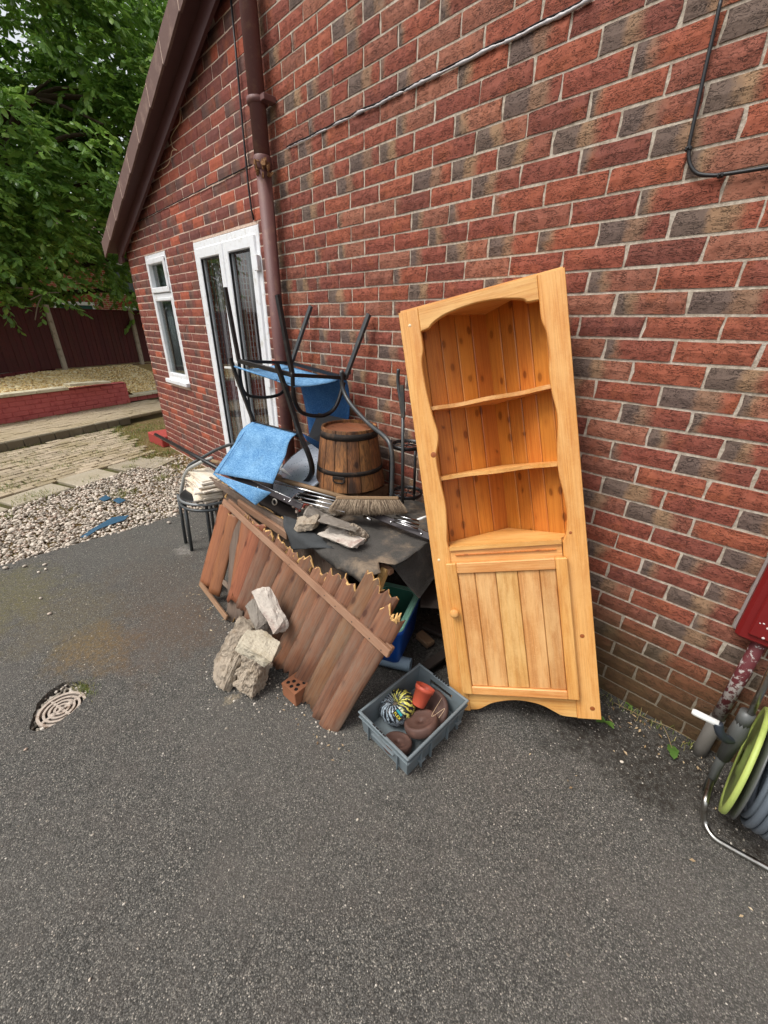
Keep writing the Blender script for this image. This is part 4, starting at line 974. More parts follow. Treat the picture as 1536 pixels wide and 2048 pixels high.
lbeam('end_stile', (gx0+.008, GY-.014, gz-.045), (gx0+.008, GY-.014, .01), .036, .022, V(0, -1, 0), GREYW, gp_)
lbeam('foot_rail', (gx0+.03, GY-.012, .10), (1.28, GY-.012, .10), .045, .02, V(0, -1, 0), GREYW, gp_)
# ================================================================ table under the heap
TZ = .60
tb = thing('garden_table', 'dark wooden garden table buried under the roofing felt and junk', 'table', (.75, -.38, 0))
for i in range(6):
    mb = MB(); mb.box((.74, -.66+i*.105+.02, TZ-.012), (1.42, .098, .024), None, 0, .003); part('tabletop_board', mb, DARKW, tb)
for x in (.09, 1.38):
    for y in (-.62, -.14):
        mb = MB(); mb.box((x, y, (TZ-.024)/2), (.06, .06, TZ-.026), None, 0, .004); part('leg', mb, DARKW, tb)
for y in (-.62, -.14): mb = MB(); mb.box((.735, y, TZ-.065), (1.22, .03, .07), None, 0, .003); part('apron', mb, DARKW, tb)

# roofing felt: draped sheets ---------------------------------------
def drape(name, outline, zf, mat, label, th=.004, res=26, seed=0, amp=.006, cat='roofing felt'):
    xs_ = [p[0] for p in outline]; ys_ = [p[1] for p in outline]; x0, x1, y0, y1 = min(xs_), max(xs_), min(ys_), max(ys_)
    bm = bmesh.new(); face = bm.faces.new([bm.verts.new((p[0], p[1], 0)) for p in outline]); bmesh.ops.triangulate(bm, faces=[face])
    for k in range(1, res):
        for co, no in ((V(x0+(x1-x0)*k/res, 0, 0), V(1, 0, 0)), (V(0, y0+(y1-y0)*k/res, 0), V(0, 1, 0))):
            bmesh.ops.bisect_plane(bm, geom=bm.verts[:]+bm.edges[:]+bm.faces[:], plane_co=co, plane_no=no)
    for v in bm.verts:
        x, y = v.co.x, v.co.y; p = zf(x, y); v.co = p+V(0, 0, amp*noise.noise(V(x*7, y*7, seed))+amp*.5*noise.noise(V(x*19, y*19, seed)))
    bmesh.ops.recalc_face_normals(bm, faces=bm.faces)
    me = bpy.data.meshes.new(name); bm.to_mesh(me); bm.free()
    for p in me.polygons: p.use_smooth = True
    o = bpy.data.objects.new(name, me); COL.objects.link(o); me.materials.append(mat); mod = o.modifiers.new('thick', 'SOLIDIFY'); mod.thickness = th
    o['label'] = label; o['category'] = cat; return o
FZ = TZ+.02
def zfelt(x, y):
    # flat on the table, bending over its front edge at y=-.70
    over = -.745-y
    if over <= 0: return V(x, y, FZ+.02*max(0, x-1.1)+.012*math.exp(-((x-1.0)**2+(y+.45)**2)/.03))
    r = .03; a = min(over/r, 1.35); return V(x, -.745-r*math.sin(a)-.12*max(0, over-r*1.35), FZ-r*(1-math.cos(a))-max(0, over-r*1.35)*.97)
def uns(pxy, Y=None):
    """outline point in flattened felt coordinates from a photo pixel"""
    p = G(*pxy, FZ)
    if p.y > -.745: return (p.x, p.y)
    q = P(*pxy, -.785); return (q.x, -.745-(FZ-q.z)-.01)
ol = [uns((590, 1012)), uns((700, 990)), uns((845, 1000)), uns((872, 1040)), uns((866, 1078)), uns((842, 1100)), uns((812, 1122)), uns((790, 1131)), uns((757, 1127)), uns((742, 1150)), uns((722, 1174)), uns((703, 1160)), uns((672, 1142)), uns((640, 1118)), uns((610, 1085)), uns((578, 1050))]
drape('roofing_felt', ol, zfelt, FELT, 'dirty black roofing felt spread over the top of the pile under the rubble', seed=3, amp=.013)
def zf2(x, y): return zfelt(x, y)+V(0, 0, -.006)+V(0, .008 if y < -.77 else 0, 0)
ol = [uns((571, 1030)), uns((600, 1040)), uns((640, 1085)), uns((652, 1096)), uns((620, 1100)), uns((588, 1104)), uns((577, 1075))]
drape('roofing_felt', ol, lambda x, y: zfelt(x, y)+V(0, -.012, .004), FELT2, 'clean charcoal felt flap hanging over the grey timber panel', res=12, seed=9, amp=.004)
# hanging flap at the right, over the cooler
fl = [P(770, 1120, -.60), P(838, 1100, -.46), P(868, 1075, -.36), P(872, 1150, -.36), P(856, 1172, -.42), P(838, 1197, -.50), P(815, 1172, -.545), P(790, 1140, -.585)]
mb = MB(); c = sum(fl, Vector())/len(fl); mb.add([c+V(.01, .02, 0)]+fl, [(0, i+1, (i+1) % len(fl)+1) for i in range(len(fl))], 0, True)
mb.prism(fl, (.001, .004, 0)); o = solo('roofing_felt', mb, FELT, 'pointed felt flap hanging down over the open blue cooler', 'roofing felt')

# ================================================================ ROCKS
def rock(name, c, size, rot, seed, mat, label, cat='rubble', dens=26, rough=.06, group=None, sub=3, flat=False):
    r_ = random.Random(seed); bm = bmesh.new()
    for _ in range(dens):
        p = Vector((r_.uniform(-1, 1), r_.uniform(-1, 1), r_.uniform(-1, 1))); mx = max(abs(p.x), abs(p.y), abs(p.z)); p = p/mx*r_.uniform(.8, 1.0); bm.verts.new((p.x*size[0]/2, p.y*size[1]/2, p.z*size[2]/2))
    h = bmesh.ops.convex_hull(bm, input=bm.verts); dead = [v for v in bm.verts if not v.link_faces]; bmesh.ops.delete(bm, geom=dead, context='VERTS')
    bmesh.ops.triangulate(bm, faces=bm.faces[:])
    for _ in range(sub): bmesh.ops.subdivide_edges(bm, edges=bm.edges[:], cuts=1, use_grid_fill=True)
    bm.normal_update(); m_ = min(size)
    for v in bm.verts:
        s = 2.2/max(size); n1 = noise.fractal(v.co*s*2.2+Vector((seed, 0, 0)), .7, 2.3, 6); n2 = noise.noise(v.co*120+Vector((0, seed, 0)))
        v.co += v.normal*(n1*m_*rough*1.6+n2*.0022)
    me = bpy.data.meshes.new(name); bm.to_mesh(me); bm.free()
    o = bpy.data.objects.new(name, me); COL.objects.link(o); me.materials.append(mat)
    o.rotation_euler = rot; o.location = c
    if label: o['label'] = label; o['category'] = cat
    if group: o['group'] = group
    return o
D = math.radians
g1 = G(508, 1330)
rock('concrete_lump', (1.045, -1.205, .135), (.14, .11, .33), (D(-36), D(4), D(4)), 21, RUBBLE, 'tallest rough buff concrete slab standing on the tarmac at the left of the ground stack', dens=40, rough=.09, sub=4)
rock('concrete_lump', (1.165, -1.19, .085), (.13, .12, .20), (D(-30), D(-6), D(10)), 77, RUBBLE, 'lower right chunk of rough buff concrete under the cream block', dens=36, rough=.09, sub=4)
rock('concrete_lump', G(520, 1294, .315), (.235, .13, .075), (D(10), D(4), D(16)), 34, simple('broken_concrete_cream', (190, 180, 160), .98, 0, .22, 60, 1.0, .006, .1, (154, 142, 120), 15), 'cream angular concrete block lying across the standing slabs, beside the lap panel', dens=24, rough=.05, sub=4)
rock('concrete_lump', G(521, 1238, .29), (.21, .09, .085), (D(10), D(42), D(-4)), 43, RUBBLE2, 'smooth grey concrete piece tucked under the pale slab against the slats', dens=18, rough=.03)
rock('concrete_lump', G(542, 1218, .345), (.27, .09, .075), (D(15), D(40), D(-2)), 52, RUBBLE3, 'pale pinkish concrete slab at the top of the ground stack', dens=24, rough=.07)
rock('concrete_lump', G(610, 1045, FZ+.04), (.155, .12, .08), (D(5), D(-4), D(35)), 61, RUBBLE, 'squarish buff stone at the left corner of the felt', dens=18, rough=.05)
rock('concrete_lump', G(638, 1033, FZ+.045), (.20, .12, .05), (D(20), D(18), D(75)), 62, RUBBLE2, 'grey tilted slab piece beside the squarish buff stone', dens=18, rough=.05)
rock('concrete_lump', G(655, 1016, FZ+.05), (.19, .10, .07), (D(10), D(0), D(10)), 63, RUBBLE2, 'rough grey stone half hidden under the broom bristles', dens=20, rough=.10)
rock('concrete_lump', G(678, 1051, FZ+.075), (.24, .15, .035), (D(-16), D(12), D(28)), 64, RUBBLE2, 'flat grey slab piece lying uppermost on the felt rubble', dens=22, rough=.06)
rock('concrete_lump', G(684, 1078, FZ+.025), (.235, .11, .045), (D(0), D(0), D(12)), 65, RUBBLE3, 'pinkish crumbly mortar slab nearest the front of the felt', dens=26, rough=.12)
rock('concrete_lump', G(717, 1068, FZ+.03), (.12, .09, .06), (D(10), D(20), D(60)), 66, RUBBLE, 'small rough stone at the right end of the pinkish slab', dens=22, rough=.12)
r_ = random.Random(31); pts = [(1.1+r_.gauss(0, .12), -1.27+r_.gauss(0, .05), .001) for _ in range(120)]+[(r_.uniform(.3, 1.7), -1.1+r_.gauss(0, .03), .001) for _ in range(160)]
pebbles('rubble_crumbs', pts, .0045, .6, GRIT)
litter('pile_foot_splinters', [(r_.uniform(.15, 1.75), -1.12+r_.gauss(0, .05)) for _ in range(70)], .008)
# berries / broken red bits
r_ = random.Random(8); SHR = simple('shard_red', (140, 58, 44), .7); SHP = simple('shard_pale', (196, 176, 160), .7)
for i in range(26):
    q = G(r_.uniform(585, 625), r_.uniform(1003, 1026), FZ+.02); q += V(0, 0, r_.uniform(0, .03)); s_ = r_.uniform(.006, .013)
    mb = MB(); mb.add([(q.x+x*s_, q.y+y*s_, q.z+z*s_*.8) for x, y, z in IV], [tuple(f) for f in IF], 0, True)
    solo('clay_shard', mb, SHR if i % 3 else SHP, 'small reddish shard in the heap of bits left of the rubble' if i % 3 else 'small pale shard in the heap of bits left of the rubble', 'shard', 'reddish shards in the heap' if i % 3 else 'pale shards in the heap')
# perforated brick
pb_ = G(580, 1397); 
pbt = thing('perforated_brick', 'small sandy brown brick with round holes standing on the tarmac by the slats', 'brick', V(1.355, -1.075, 0), rot=Matrix.Rotation(D(4), 3, 'Z').to_quaternion())
bw, bd, bh = .100, .100, .080
bm = bmesh.new(); 
mb = MB(); mb.box((0, 0, bh/2-.004), (bw, bd, bh-.008), None, 0, .003)
holes = [(-.028, .022), (0, .03), (.028, .022), (-.015, -.004), (.016, -.004), (-.03, -.026), (.0, -.03), (.03, -.026)]
part('brick_body', mb, SANDB, pbt, True)
# top skin with real holes: grid of cells skipping the holes
mb = MB(); n = 44
occ = [[all(((-bw/2+(i+.5)*bw/n-hx)**2+(-bd/2+(j+.5)*bd/n-hy)**2) > .0095**2 for hx, hy in holes) for j in range(n)] for i in range(n)]
for i in range(n):
    for j in range(n):
        if occ[i][j]:
            x, y = -bw/2+i*bw/n, -bd/2+j*bd/n; e = bw/n; mb.add([(x, y, bh), (x+e, y, bh), (x+e, y+e, bh), (x, y+e, bh)], [(0, 1, 2, 3)])
            for di, dj, q in ((-1, 0, ((x, y), (x, y+e))), (1, 0, ((x+e, y), (x+e, y+e))), (0, -1, ((x, y), (x+e, y))), (0, 1, ((x, y+e), (x+e, y+e)))):
                a, b = i+di, j+dj
                if not (0 <= a < n and 0 <= b < n) or not occ[a][b]: (x1, y1), (x2, y2) = q; mb.add([(x1, y1, bh), (x2, y2, bh), (x2, y2, bh-.012), (x1, y1, bh-.012)], [(0, 1, 2, 3)])
part('brick_face', mb, SANDB, pbt, True)
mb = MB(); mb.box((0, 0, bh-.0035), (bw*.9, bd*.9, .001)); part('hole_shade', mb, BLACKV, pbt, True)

# ================================================================ BARREL PLANTER (upside down)
bc = V(.80, -.245, .725)
bar = thing('barrel_planter', 'small upturned wooden half barrel with black iron hoops on the pile', 'barrel', bc)
Rb, Rt, Hb = .214, .162, .345
def br(h): return Rb+(Rt-Rb)*(h/Hb)
ns = 16
for i in range(ns):
    a0 = 2*math.pi*(i+.03)/ns; a1 = 2*math.pi*(i+.97)/ns; mb = MB(); vs = []; K = 6; Q = 3
    for k in range(K+1):
        h = Hb*k/K
        for (rr0) in (0, -.014):
            for q in range(Q+1):
                a = a0+(a1-a0)*q/Q; r = br(h)+rr0-(.0012 if q in (0, Q) and rr0 == 0 else 0); vs.append(bc+V(r*math.cos(a), r*math.sin(a), h))
    W1 = 2*(Q+1); fs = []
    for k in range(K):
        for q in range(Q): fs.append((k*W1+q, k*W1+q+1, (k+1)*W1+q+1, (k+1)*W1+q)); fs.append((k*W1+Q+1+q, (k+1)*W1+Q+1+q, (k+1)*W1+Q+2+q, k*W1+Q+2+q))
        fs.append((k*W1, (k+1)*W1, (k+1)*W1+Q+1, k*W1+Q+1)); fs.append((k*W1+Q, k*W1+W1-1, (k+1)*W1+W1-1, (k+1)*W1+Q))
    for k in (0, K): fs.append(tuple([k*W1+q for q in range(Q+1)]+[k*W1+W1-1-q for q in range(Q+1)]))
    mb.add(vs, fs, 0, False); part('stave', mb, STAVE, bar)
for hh, w_ in ((Hb-.052, .036), (.095, .026)):
    mb = MB(); mb.lathe([(br(hh)-.002, hh), (br(hh)+.0018, hh), (br(hh+w_)+.0018, hh+w_), (br(hh+w_)-.002, hh+w_)], bc, n=40); part('hoop', mb, HOOP, bar)
mb = MB()
R2 = Rt-.014
for i in range(6):
    y0 = -R2+i*2*R2/6+.001; y1 = y0+2*R2/6-.002; xa = math.sqrt(max(0, R2**2-max(abs(y0), abs(y1))**2)); xb = math.sqrt(max(0, R2**2-min(abs(y0), abs(y1))**2)) if y0*y1 > 0 else R2
    xa_, xb_ = (xa, xb) if abs(y0) > abs(y1) else (xb, xa)
    mb = MB(); mb.prism([bc+V(-xa_, y0, Hb-.026), bc+V(xa_, y0, Hb-.026), bc+V(xb_, y1, Hb-.026), bc+V(-xb_, y1, Hb-.026)], (0, 0, .010)); part('end_board', mb, LID, bar)
for i_, (bx_0, by_0, bz_0) in enumerate(((.72, -.24, .665), (.92, -.22, .665), (.80, -.33, .705))):
    mbk = MB(); mbk.box((bx_0, by_0, bz_0-.005), (.12 if i_ < 2 else .34, .30 if i_ < 2 else .10, .07 if i_ < 2 else .035), Matrix.Rotation(.1*i_, 3, 'Z'), 0, .004, .003)
    solo('timber_block', mbk, OFFCUT, ['left timber block in the shade under the barrel planter', 'right timber block in the shade under the barrel planter', 'front timber packing piece directly under the barrel planter'][i_], 'timber')
# handle latch
an = -1.02; hc = bc+V(math.cos(an)*(br(.09)+.010), math.sin(an)*(br(.09)+.010), .080); tg = V(-math.sin(an), math.cos(an), 0)
mb = MB(); mb.tube([hc-tg*.032+V(0, 0, .012), hc-tg*.032+V(0, 0, -.012), hc-tg*.02+V(0, 0, -.02), hc+tg*.02+V(0, 0, -.02), hc+tg*.032+V(0, 0, -.012), hc+tg*.032+V(0, 0, .012)], .0045, 8); mb.box(hc+V(0, 0, .010), (.07, .008, .018), Matrix.Rotation(an+math.pi/2, 3, 'Z'), 0, .002); part('handle', mb, HOOP, bar)

# ================================================================ CHAIRS
def sheet(grid, mb=None, mi=0):
    """grid of points -> smooth two-sided sheet"""
    mb = mb or MB(); R_, C_ = len(grid), len(grid[0]); vs = [p for r in grid for p in r]
    mb.add(vs, [(i*C_+j, i*C_+j+1, (i+1)*C_+j+1, (i+1)*C_+j) for i in range(R_-1) for j in range(C_-1)], mi, True); return mb
def solid_sheet(name, pts4, mat, parent, sag=(0, 0, 0), n=12, th=.004, wav=.0, curve=None):
    a, b, c, d = [Vector(p) for p in pts4]; s_ = Vector(sag); g = []
    for i in range(n+1):
        v = i/n; row = []
        for j in range(n+1):
            u = j/n; p = a*(1-u)*(1-v)+b*u*(1-v)+c*u*v+d*(1-u)*v+s_*(16*u*(1-u)*v*(1-v)*.5+4*v*(1-v)*.5)
            if curve: p += curve(u, v)
            row.append(p)
        g.append(row)
    mb = sheet(g); me = mb.mesh(name, True); o = link(name, me, mat, parent); md = o.modifiers.new('thick', 'SOLIDIFY'); md.thickness = th; return o
# upper chair, upside down, legs in the air
Y1, Y2 = -.50, -.10
A_, B_ = P(478, 722, Y1), P(585, 750, Y1); C_, D_ = P(583, 726, Y2), P(691, 756, Y2)
At, Bt = P(450, 575, Y1), P(555, 590, Y1); Ct, Dt = P(622, 612, -.035), P(738, 628, -.035)
ch = thing('garden_chair', 'upturned blue sling garden chair on top of the pile, four black legs in the air', 'chair', (A_+D_)/2)
SQ = (.026, .018)
for a, b in ((A_, At), (B_, Bt), (C_, Ct), (D_, Dt)):
    mb = MB(); mb.tube([a, b], .012, sq=SQ, upv=(1, 0, 0)); part('leg', mb, BLACKM if b in (At, Bt) else GREYM, ch)
mb = MB(); mb.tube([A_, B_], .01, sq=(.022, .022)); mb.tube([A_, C_], .01, sq=(.02, .02)); mb.tube([C_, D_], .01, sq=(.02, .02)); mb.tube([B_, D_], .01, sq=(.02, .02)); part('seat_frame', mb, BLACKM, ch)
up = V(0, 0, .004)
solid_sheet('seat', (P(484, 738, Y1), P(588, 773, Y1), P(676, 760, Y2), P(560, 727, Y2)), BLUE, ch, (0, 0, -.02))
mb = MB(); mb.tube([P(463, 731, Y1-.01), P(552, 760, Y1-.01)], .006, 8, mi=0); part('seat_rod', mb, BLUE, ch)
bk = [P(600, 765, Y2+.03), P(693, 757, Y2+.02), P(697, 842, Y2+.05), P(622, 915, Y2+.05)]
solid_sheet('backrest', bk, BLUED, ch, (0, .04, 0))
# arm loops
mb = MB(); mb.tube(bez([P(478, 722, Y1), P(482, 765, Y1+.02), P(492, 788, Y1+.05), P(515, 794, Y1+.12), P(545, 793, Y1+.22), P(566, 783, Y2-.1), P(577, 755, Y2-.02)], 6), .011, 10); part('armrest', mb, BLACKM, ch)
mb = MB(); mb.tube(bez([P(585, 745, Y1), P(588, 795, Y1+.01), P(600, 822, Y1+.06), P(622, 831, Y1+.14), P(650, 830, Y1+.24), P(672, 812, Y2-.08), P(688, 765, Y2)], 6), .012, 10); part('armrest', mb, BLACKM, ch)
# lower chair of the same set, tipped so the sling faces out
LA, LB = P(508, 846, -.52), P(598, 870, -.50)
ch2 = thing('garden_chair', 'lower blue sling garden chair tipped over the corner of the pile under the upturned one', 'chair', (LA+LB)/2)
mb = MB(); mb.tube([P(461, 716, Y1-.02), P(470, 745, -.51), LA], .012, sq=(.024, .018)); part('side_tube', mb, BLACKM, ch2)
mb = MB(); mb.tube(bez([P(553, 727, Y1-.03), P(575, 790, -.51), P(600, 868, -.50), P(617, 908, -.50), P(624, 935, -.48), P(621, 952, -.46), P(608, 966, -.44), P(588, 975, -.42)], 6), .013, sq=(.026, .020)); part('side_tube', mb, BLACKM, ch2)
mb = MB(); mb.tube([LA, LB], .01, sq=(.022, .02)); part('cross_bar', mb, BLACKM, ch2)
FB, FA = P(428, 946, -.80), P(546, 968, -.72)
solid_sheet('seat', (LA+V(0, -.005, .006), LB+V(-.01, -.005, .004), FA, FB), BLUE, ch2, (0, 0, .02), 16, curve=lambda u, v: V(0, -.010, .020)*math.sin(math.pi*min(1, v*2.2))+V(0, .010, -.012)*math.sin(math.pi*u)*math.sin(math.pi*v))
solid_sheet('seat_edge', (FB+V(0, 0, -.005), P(543, 985, -.76), P(512, 1010, -.80), P(426, 948, -.81)), BLUE, ch2, (0, 0, 0), 6)
solid_sheet('seat_back_sling', (P(605, 868, -.46), P(648, 890, -.28), P(650, 908, -.28), P(612, 880, -.46)), BLUED, ch2, (0, 0, 0), 6)
mb = MB(); mb.tube([P(428, 948, -.81), P(512, 1008, -.80)], .007, 8); part('sling_rod', mb, BLUE, ch2)
mb = MB(); ha, hb_ = LA.lerp(LB, .09)+V(0, -.012, .012), FB.lerp(FA, .09)+V(0, -.004, .006); mb.tube([ha, ha.lerp(hb_, .25)+V(0, -.006, .022), ha.lerp(hb_, .6)+V(0, -.004, .012), hb_], .0016, 5); part('hem_seam', mb, BLUED, ch2)
# grey frame of a third chair
ch3 = thing('chair_frame', 'bare grey tubular chair frame curving over the barrel planter', 'chair frame', P(785, 1000, -.30))
mb = MB(); mb.tube(bez([P(683, 742, -.14), P(685, 775, -.14), P(700, 806, -.16), P(735, 845, -.20), P(772, 876, -.24), P(782, 898, -.255), P(785, 930, -.26), P(783, 1000, -.27)], 7), .0125, 12); part('side_tube', mb, GREYM, ch3)
mb = MB(); mb.tube([P(683, 742, -.14), P(690, 752, -.10), P(700, 745, -.04)], .011, 10); part('cross_bar', mb, GREYM, ch3)
# grey sheet between back and barrel
mb = MB(); q = [P(636, 826, -.14), P(690, 838, -.12), P(655, 905, -.16), P(640, 935, -.2), P(612, 885, -.2)]; mb.prism(q, (0, .006, 0))
solo('plastic_sheet', mb, simple('panel_dark_grey', (62, 64, 68), .5), 'dark grey plastic panel wedged between the barrel and the hanging blue sling', 'panel')
# round pebbled glass table top lying on edge behind the lower chair
gtc = P(612, 935, -.36)
tt = thing('glass_tabletop', 'round pebbled grey tabletop lying tilted behind the lower blue chair', 'tabletop', gtc)
axg = V(-.15, -.55, .82).normalized()
def m_speck():
    t = NT('pebbled_glass'); v = t.coord(); d = t.vor(v, 44); f = t.math('SUBTRACT', 1.0, t.step(d, .14, .22))
    return t.done(t.mix(f, lin((176, 184, 196)), lin((96, 104, 114))), .18, t.bump(t.math('ADD', f, t.noise(v, 60, 3)), .5, .002), coat=.4)
mb = MB(); mb.lathe([(.0001, .004), (.265, .004), (.27, 0), (.27, -.006), (.0001, -.006)], gtc, axg, 48); part('disc', mb, m_speck(), tt)
mb = MB(); mb.lathe([(.268, .006), (.278, .004), (.278, -.010), (.268, -.010)], gtc, axg, 48); part('rim', mb, BLACKM, tt)
# plant stand
psx = P(806, 1012, -.20)
ps = thing('plant_stand', 'black tiered metal plant stand between the barrel and the cabinet', 'plant stand', V(psx.x+.05, -.13, TZ))
mb = MB(); mb.tube(bez([P(797, 738, -.20), P(796, 765, -.20), P(801, 800, -.205), P(806, 835, -.21)], 5), .009, 10); part('leg', mb, GREYM, ps)
mb = MB(); mb.tube([P(804, 770, -.22), P(806, 835, -.22)], .012, sq=(.026, .008), upv=(1, 0, 0)); part('leg', mb, GREYM, ps)
mb = MB(); mb.tube([P(806, 830, -.215), P(805, 1012, -.215)], .009, 10); part('leg', mb, GREYM, ps)
mb = MB(); mb.tube([P(831, 895, -.12), P(828, 1000, -.12)], .008, 10); part('leg', mb, BLACKM, ps)
mb = MB(); mb.tube([P(782, 880, -.06), P(780, 985, -.06)], .008, 10); part('leg', mb, BLACKM, ps)
for (x, y, r0) in ((815, 890, .085), (814, 985, .085)):
    c = P(x, y, -.13); mb = MB(); mb.lathe([(r0, -.010), (r0+.004, -.010), (r0+.004, .010), (r0, .010), (r0, -.010)], c, n=28)
    for a in (0, .7, 1.4, 2.1): d = V(math.cos(a), math.sin(a), 0)*r0; mb.tube([c-d, c+d], .003, 6)
    part('tier_ring', mb, BLACKM, ps)

# folding airer: black slat bars with chrome rods -------------------------
air = thing('clothes_airer', 'folded black and chrome clothes airer lying along the front of the pile', 'clothes airer', G(600, 1010, .68))
AIRB = simple('airer_black', (34, 22, 26), .55, 0, .15)
def AL(x, y, z): return G(x, y, z)
p0 = P(311, 869, -.66); p1 = AL(470, 955, .715)
mb = MB(); mb.tube([p0, p1], .015, 10); part('pole', mb, BLACKM, air)
mb = MB(); mb.tube([P(395, 916, -.69), AL(520, 985, .69)], .008, 8); part('pole', mb, BLACKM, air)
bars = [((458, 947), (604, 1014), .725, .715), ((738, 1026), (862, 1074), .685, .665)]
for (a, b, za, zb) in bars:
    A0, B0 = AL(*a, za), AL(*b, zb); mb = MB(); mb.beam(A0, B0, .006, .034, (0, .62, .78), 0, .0015); part('side_bar', mb, AIRB, air)
    up_ = V(0, .0095, .0150); mb = MB(); mb.tube([A0+up_, B0+up_], .0026, 6); part('bar_trim', mb, CHROME, air)
    for s_ in ((.12, .45, .80) if a[0] < 500 else (.38, .86)):
        q = A0.lerp(B0, s_)+V(.002, -.006, 0); mb = MB(); mb.lathe([(.0065, 0), (.0055, .003), (.003, .0045)], q, V(.1, -.8, .6), 12, capt=True); part('rivet', mb, CHROME, air)
for i, (a, b) in enumerate((((492, 950), (700, 1003)), ((596, 985), (690, 1006)), ((590, 992), (692, 1015)), ((583, 998), (690, 1024)), ((792, 1031), (838, 1042)), ((788, 1037), (838, 1050)), ((786, 1043), (836, 1058)))):
    z_ = .745 if i < 4 else .70; mb = MB(); mb.tube([AL(*a, z_), AL(*b, z_-.01)], .0048 if i else .006, 8); part('rod', mb, CHROME, air)
mb = MB(); mb.tube([AL(578, 1004, .735), AL(590, 990, .74), AL(600, 985, .745)], .003, 6); part('rod_end', mb, CHROME, air)
mb = MB(); mb.tube([AL(728, 1033, .69), AL(742, 1040, .688)], .008, 10); part('rod_end', mb, CHROME, air)
mb = MB(); mb.tube([AL(835, 1040, .69), AL(860, 1031, .70)], .0075, 10); part('rod_cap', mb, WHITEP, air)
# caster wheel in the junk
wc = G(552, 992, .70); mb = MB(); mb.lathe([(.008, -.012), (.026, -.012), (.030, -.006), (.030, .006), (.026, .012), (.008, .012)], wc, V(.35, -.9, .25), 24)
solo('caster_wheel', mb, BLACKM, 'small black caster wheel behind the airer bar', 'wheel')
wc = G(549, 1004, .69); mb = MB(); mb.lathe([(.016, -.006), (.020, 0), (.016, .006)], wc, V(.3, -.9, .3), 20); solo('reflector_cap', mb, simple('cap_pale', (190, 184, 172), .4), 'pale round plastic cap under the airer bar', 'cap')
mb = MB(); a, b = G(563, 938, .70), G(655, 992, .70); mb.beam(a, b, .028, .006, (0, 0, 1), 0, .001); solo('white_strip', mb, WHITEP, 'flat white plastic strip between the broom handle and the barrel', 'strip')
for i, (a, b) in enumerate((((548, 936), (610, 972)), ((543, 945), (592, 968)), ((556, 955), (618, 985)))):
    mb = MB(); mb.beam(G(*a, .66+.01*i), G(*b, .66+.01*i), .024, .012, (0, 0, 1), 0, .001, .002); solo('timber_offcut', mb, OFFCUT, ['thin brown lath nearest the white strip in the gap below the blue sling', 'thin brown lath farthest from the white strip, against the blue sling', 'thin brown lath in the middle of three beside the white strip'][i], 'timber')
# small stick + bits at the right of the felt
mb = MB(); mb.beam(G(812, 1026, .66), G(790, 1012, .665), .02, .008, (0, 0, 1), 0, .001, .002); solo('timber_offcut', mb, OFFCUT, 'small grey wood chip on the felt beside the plant stand foot', 'timber')
# broom ----------------------------------------------------------------
brm = thing('broom', 'old broom with worn tan bristles lying on the rubble, handle pointing left', 'broom', G(735, 1005, .75))
h0, h1 = P(425, 922, -.70), G(700, 998, .755)
mb = MB(); mb.tube([h0, h0.lerp(h1, .5)+V(0, 0, .004), h1], .0135, 12); part('handle', mb, POLE, brm)
ba, bb_ = G(672, 1000, .77), G(797, 1001, .76); bl = (bb_-ba); Lb = bl.length; bx_ = bl.normalized(); bz = V(0, -.70, -.72); bz = (bz-bz.dot(bx_)*bx_).normalized(); by = bz.cross(bx_)
mb = MB(); mb.box((ba+bb_)/2-bz*.008, (Lb, .05, .022), Matrix([bx_, by, bz]).transposed(), 0, .006); part('head', mb, POLE, brm)
N = 7000; vs = []; fs = []; at = []
for i in range(N):
    s_ = random.uniform(0, Lb); t_ = random.uniform(-.026, .026); l_ = .078*random.uniform(.7, 1.1); base_ = ba+bx_*s_+by*t_; fl_ = (s_/Lb-.5)
    d_ = (bz+bx_*(fl_*1.1+random.gauss(0, .16))+by*(t_*14+random.gauss(0, .14))).normalized(); sd2 = bx_*.0013; b = len(vs)
    mid = base_+d_*l_*.5; tip = base_+d_*l_+V(0, 0, -random.uniform(0, .008)); vs += [base_-sd2, base_+sd2, mid+sd2, mid-sd2, tip]; fs += [(b, b+1, b+2), (b, b+2, b+3), (b+3, b+2, b+4)]; at += [(0, 0, random.random(), 0)]*5
t = NT('bristle_fibre'); u, w, r1, r2 = t.attr(); BR2 = t.done(t.ramp(r1, [(0, lin((74, 60, 48))), (.5, lin((120, 102, 82))), (1, lin((168, 150, 126)))]), .8)
me = npmesh('bristles', np.array([v[:] for v in vs]), np.array(fs), np.array(at)); link('bristles', me, BR2, brm, kind='stuff')

# ================================================================ COOLER, DUCT, TIMBER UNDER THE FELT
co_n = V(1.556, -.575, .045); ctop = .275
nr = G(804, 1266, .30); fr_ = G(846, 1180, .30); e1 = (fr_-nr); L1 = .36; e1.normalize(); e2 = V(-e1.y, e1.x, 0)
if e2.x > 0: e2 = -e2
L2 = .24; cl = thing('cool_box', 'open blue cool box with mint green liner under the hanging felt', 'cool box', V(co_n.x, co_n.y, .04))
zt = .30; zb = .045
def cpt(a, b, z, tap=0.0): p = nr+e1*(a)+e2*(b); c_ = nr+e1*L1/2+e2*L2/2; k = (z-zt)/(zb-zt)*.16; q = V(p.x, p.y, z); q += (V(c_.x, c_.y, z)-q)*k; return q
def ringpts(ins, z, n=6, rad=.035):
    out = []; cs = [(ins+rad, ins+rad, math.pi), (L1-ins-rad, ins+rad, -math.pi/2), (L1-ins-rad, L2-ins-rad, 0), (ins+rad, L2-ins-rad, math.pi/2)]
    for (a, b, st) in cs:
        for k in range(n+1): an = st+k/n*math.pi/2; out.append(cpt(a+rad*math.cos(an), b+rad*math.sin(an), z))
    return out
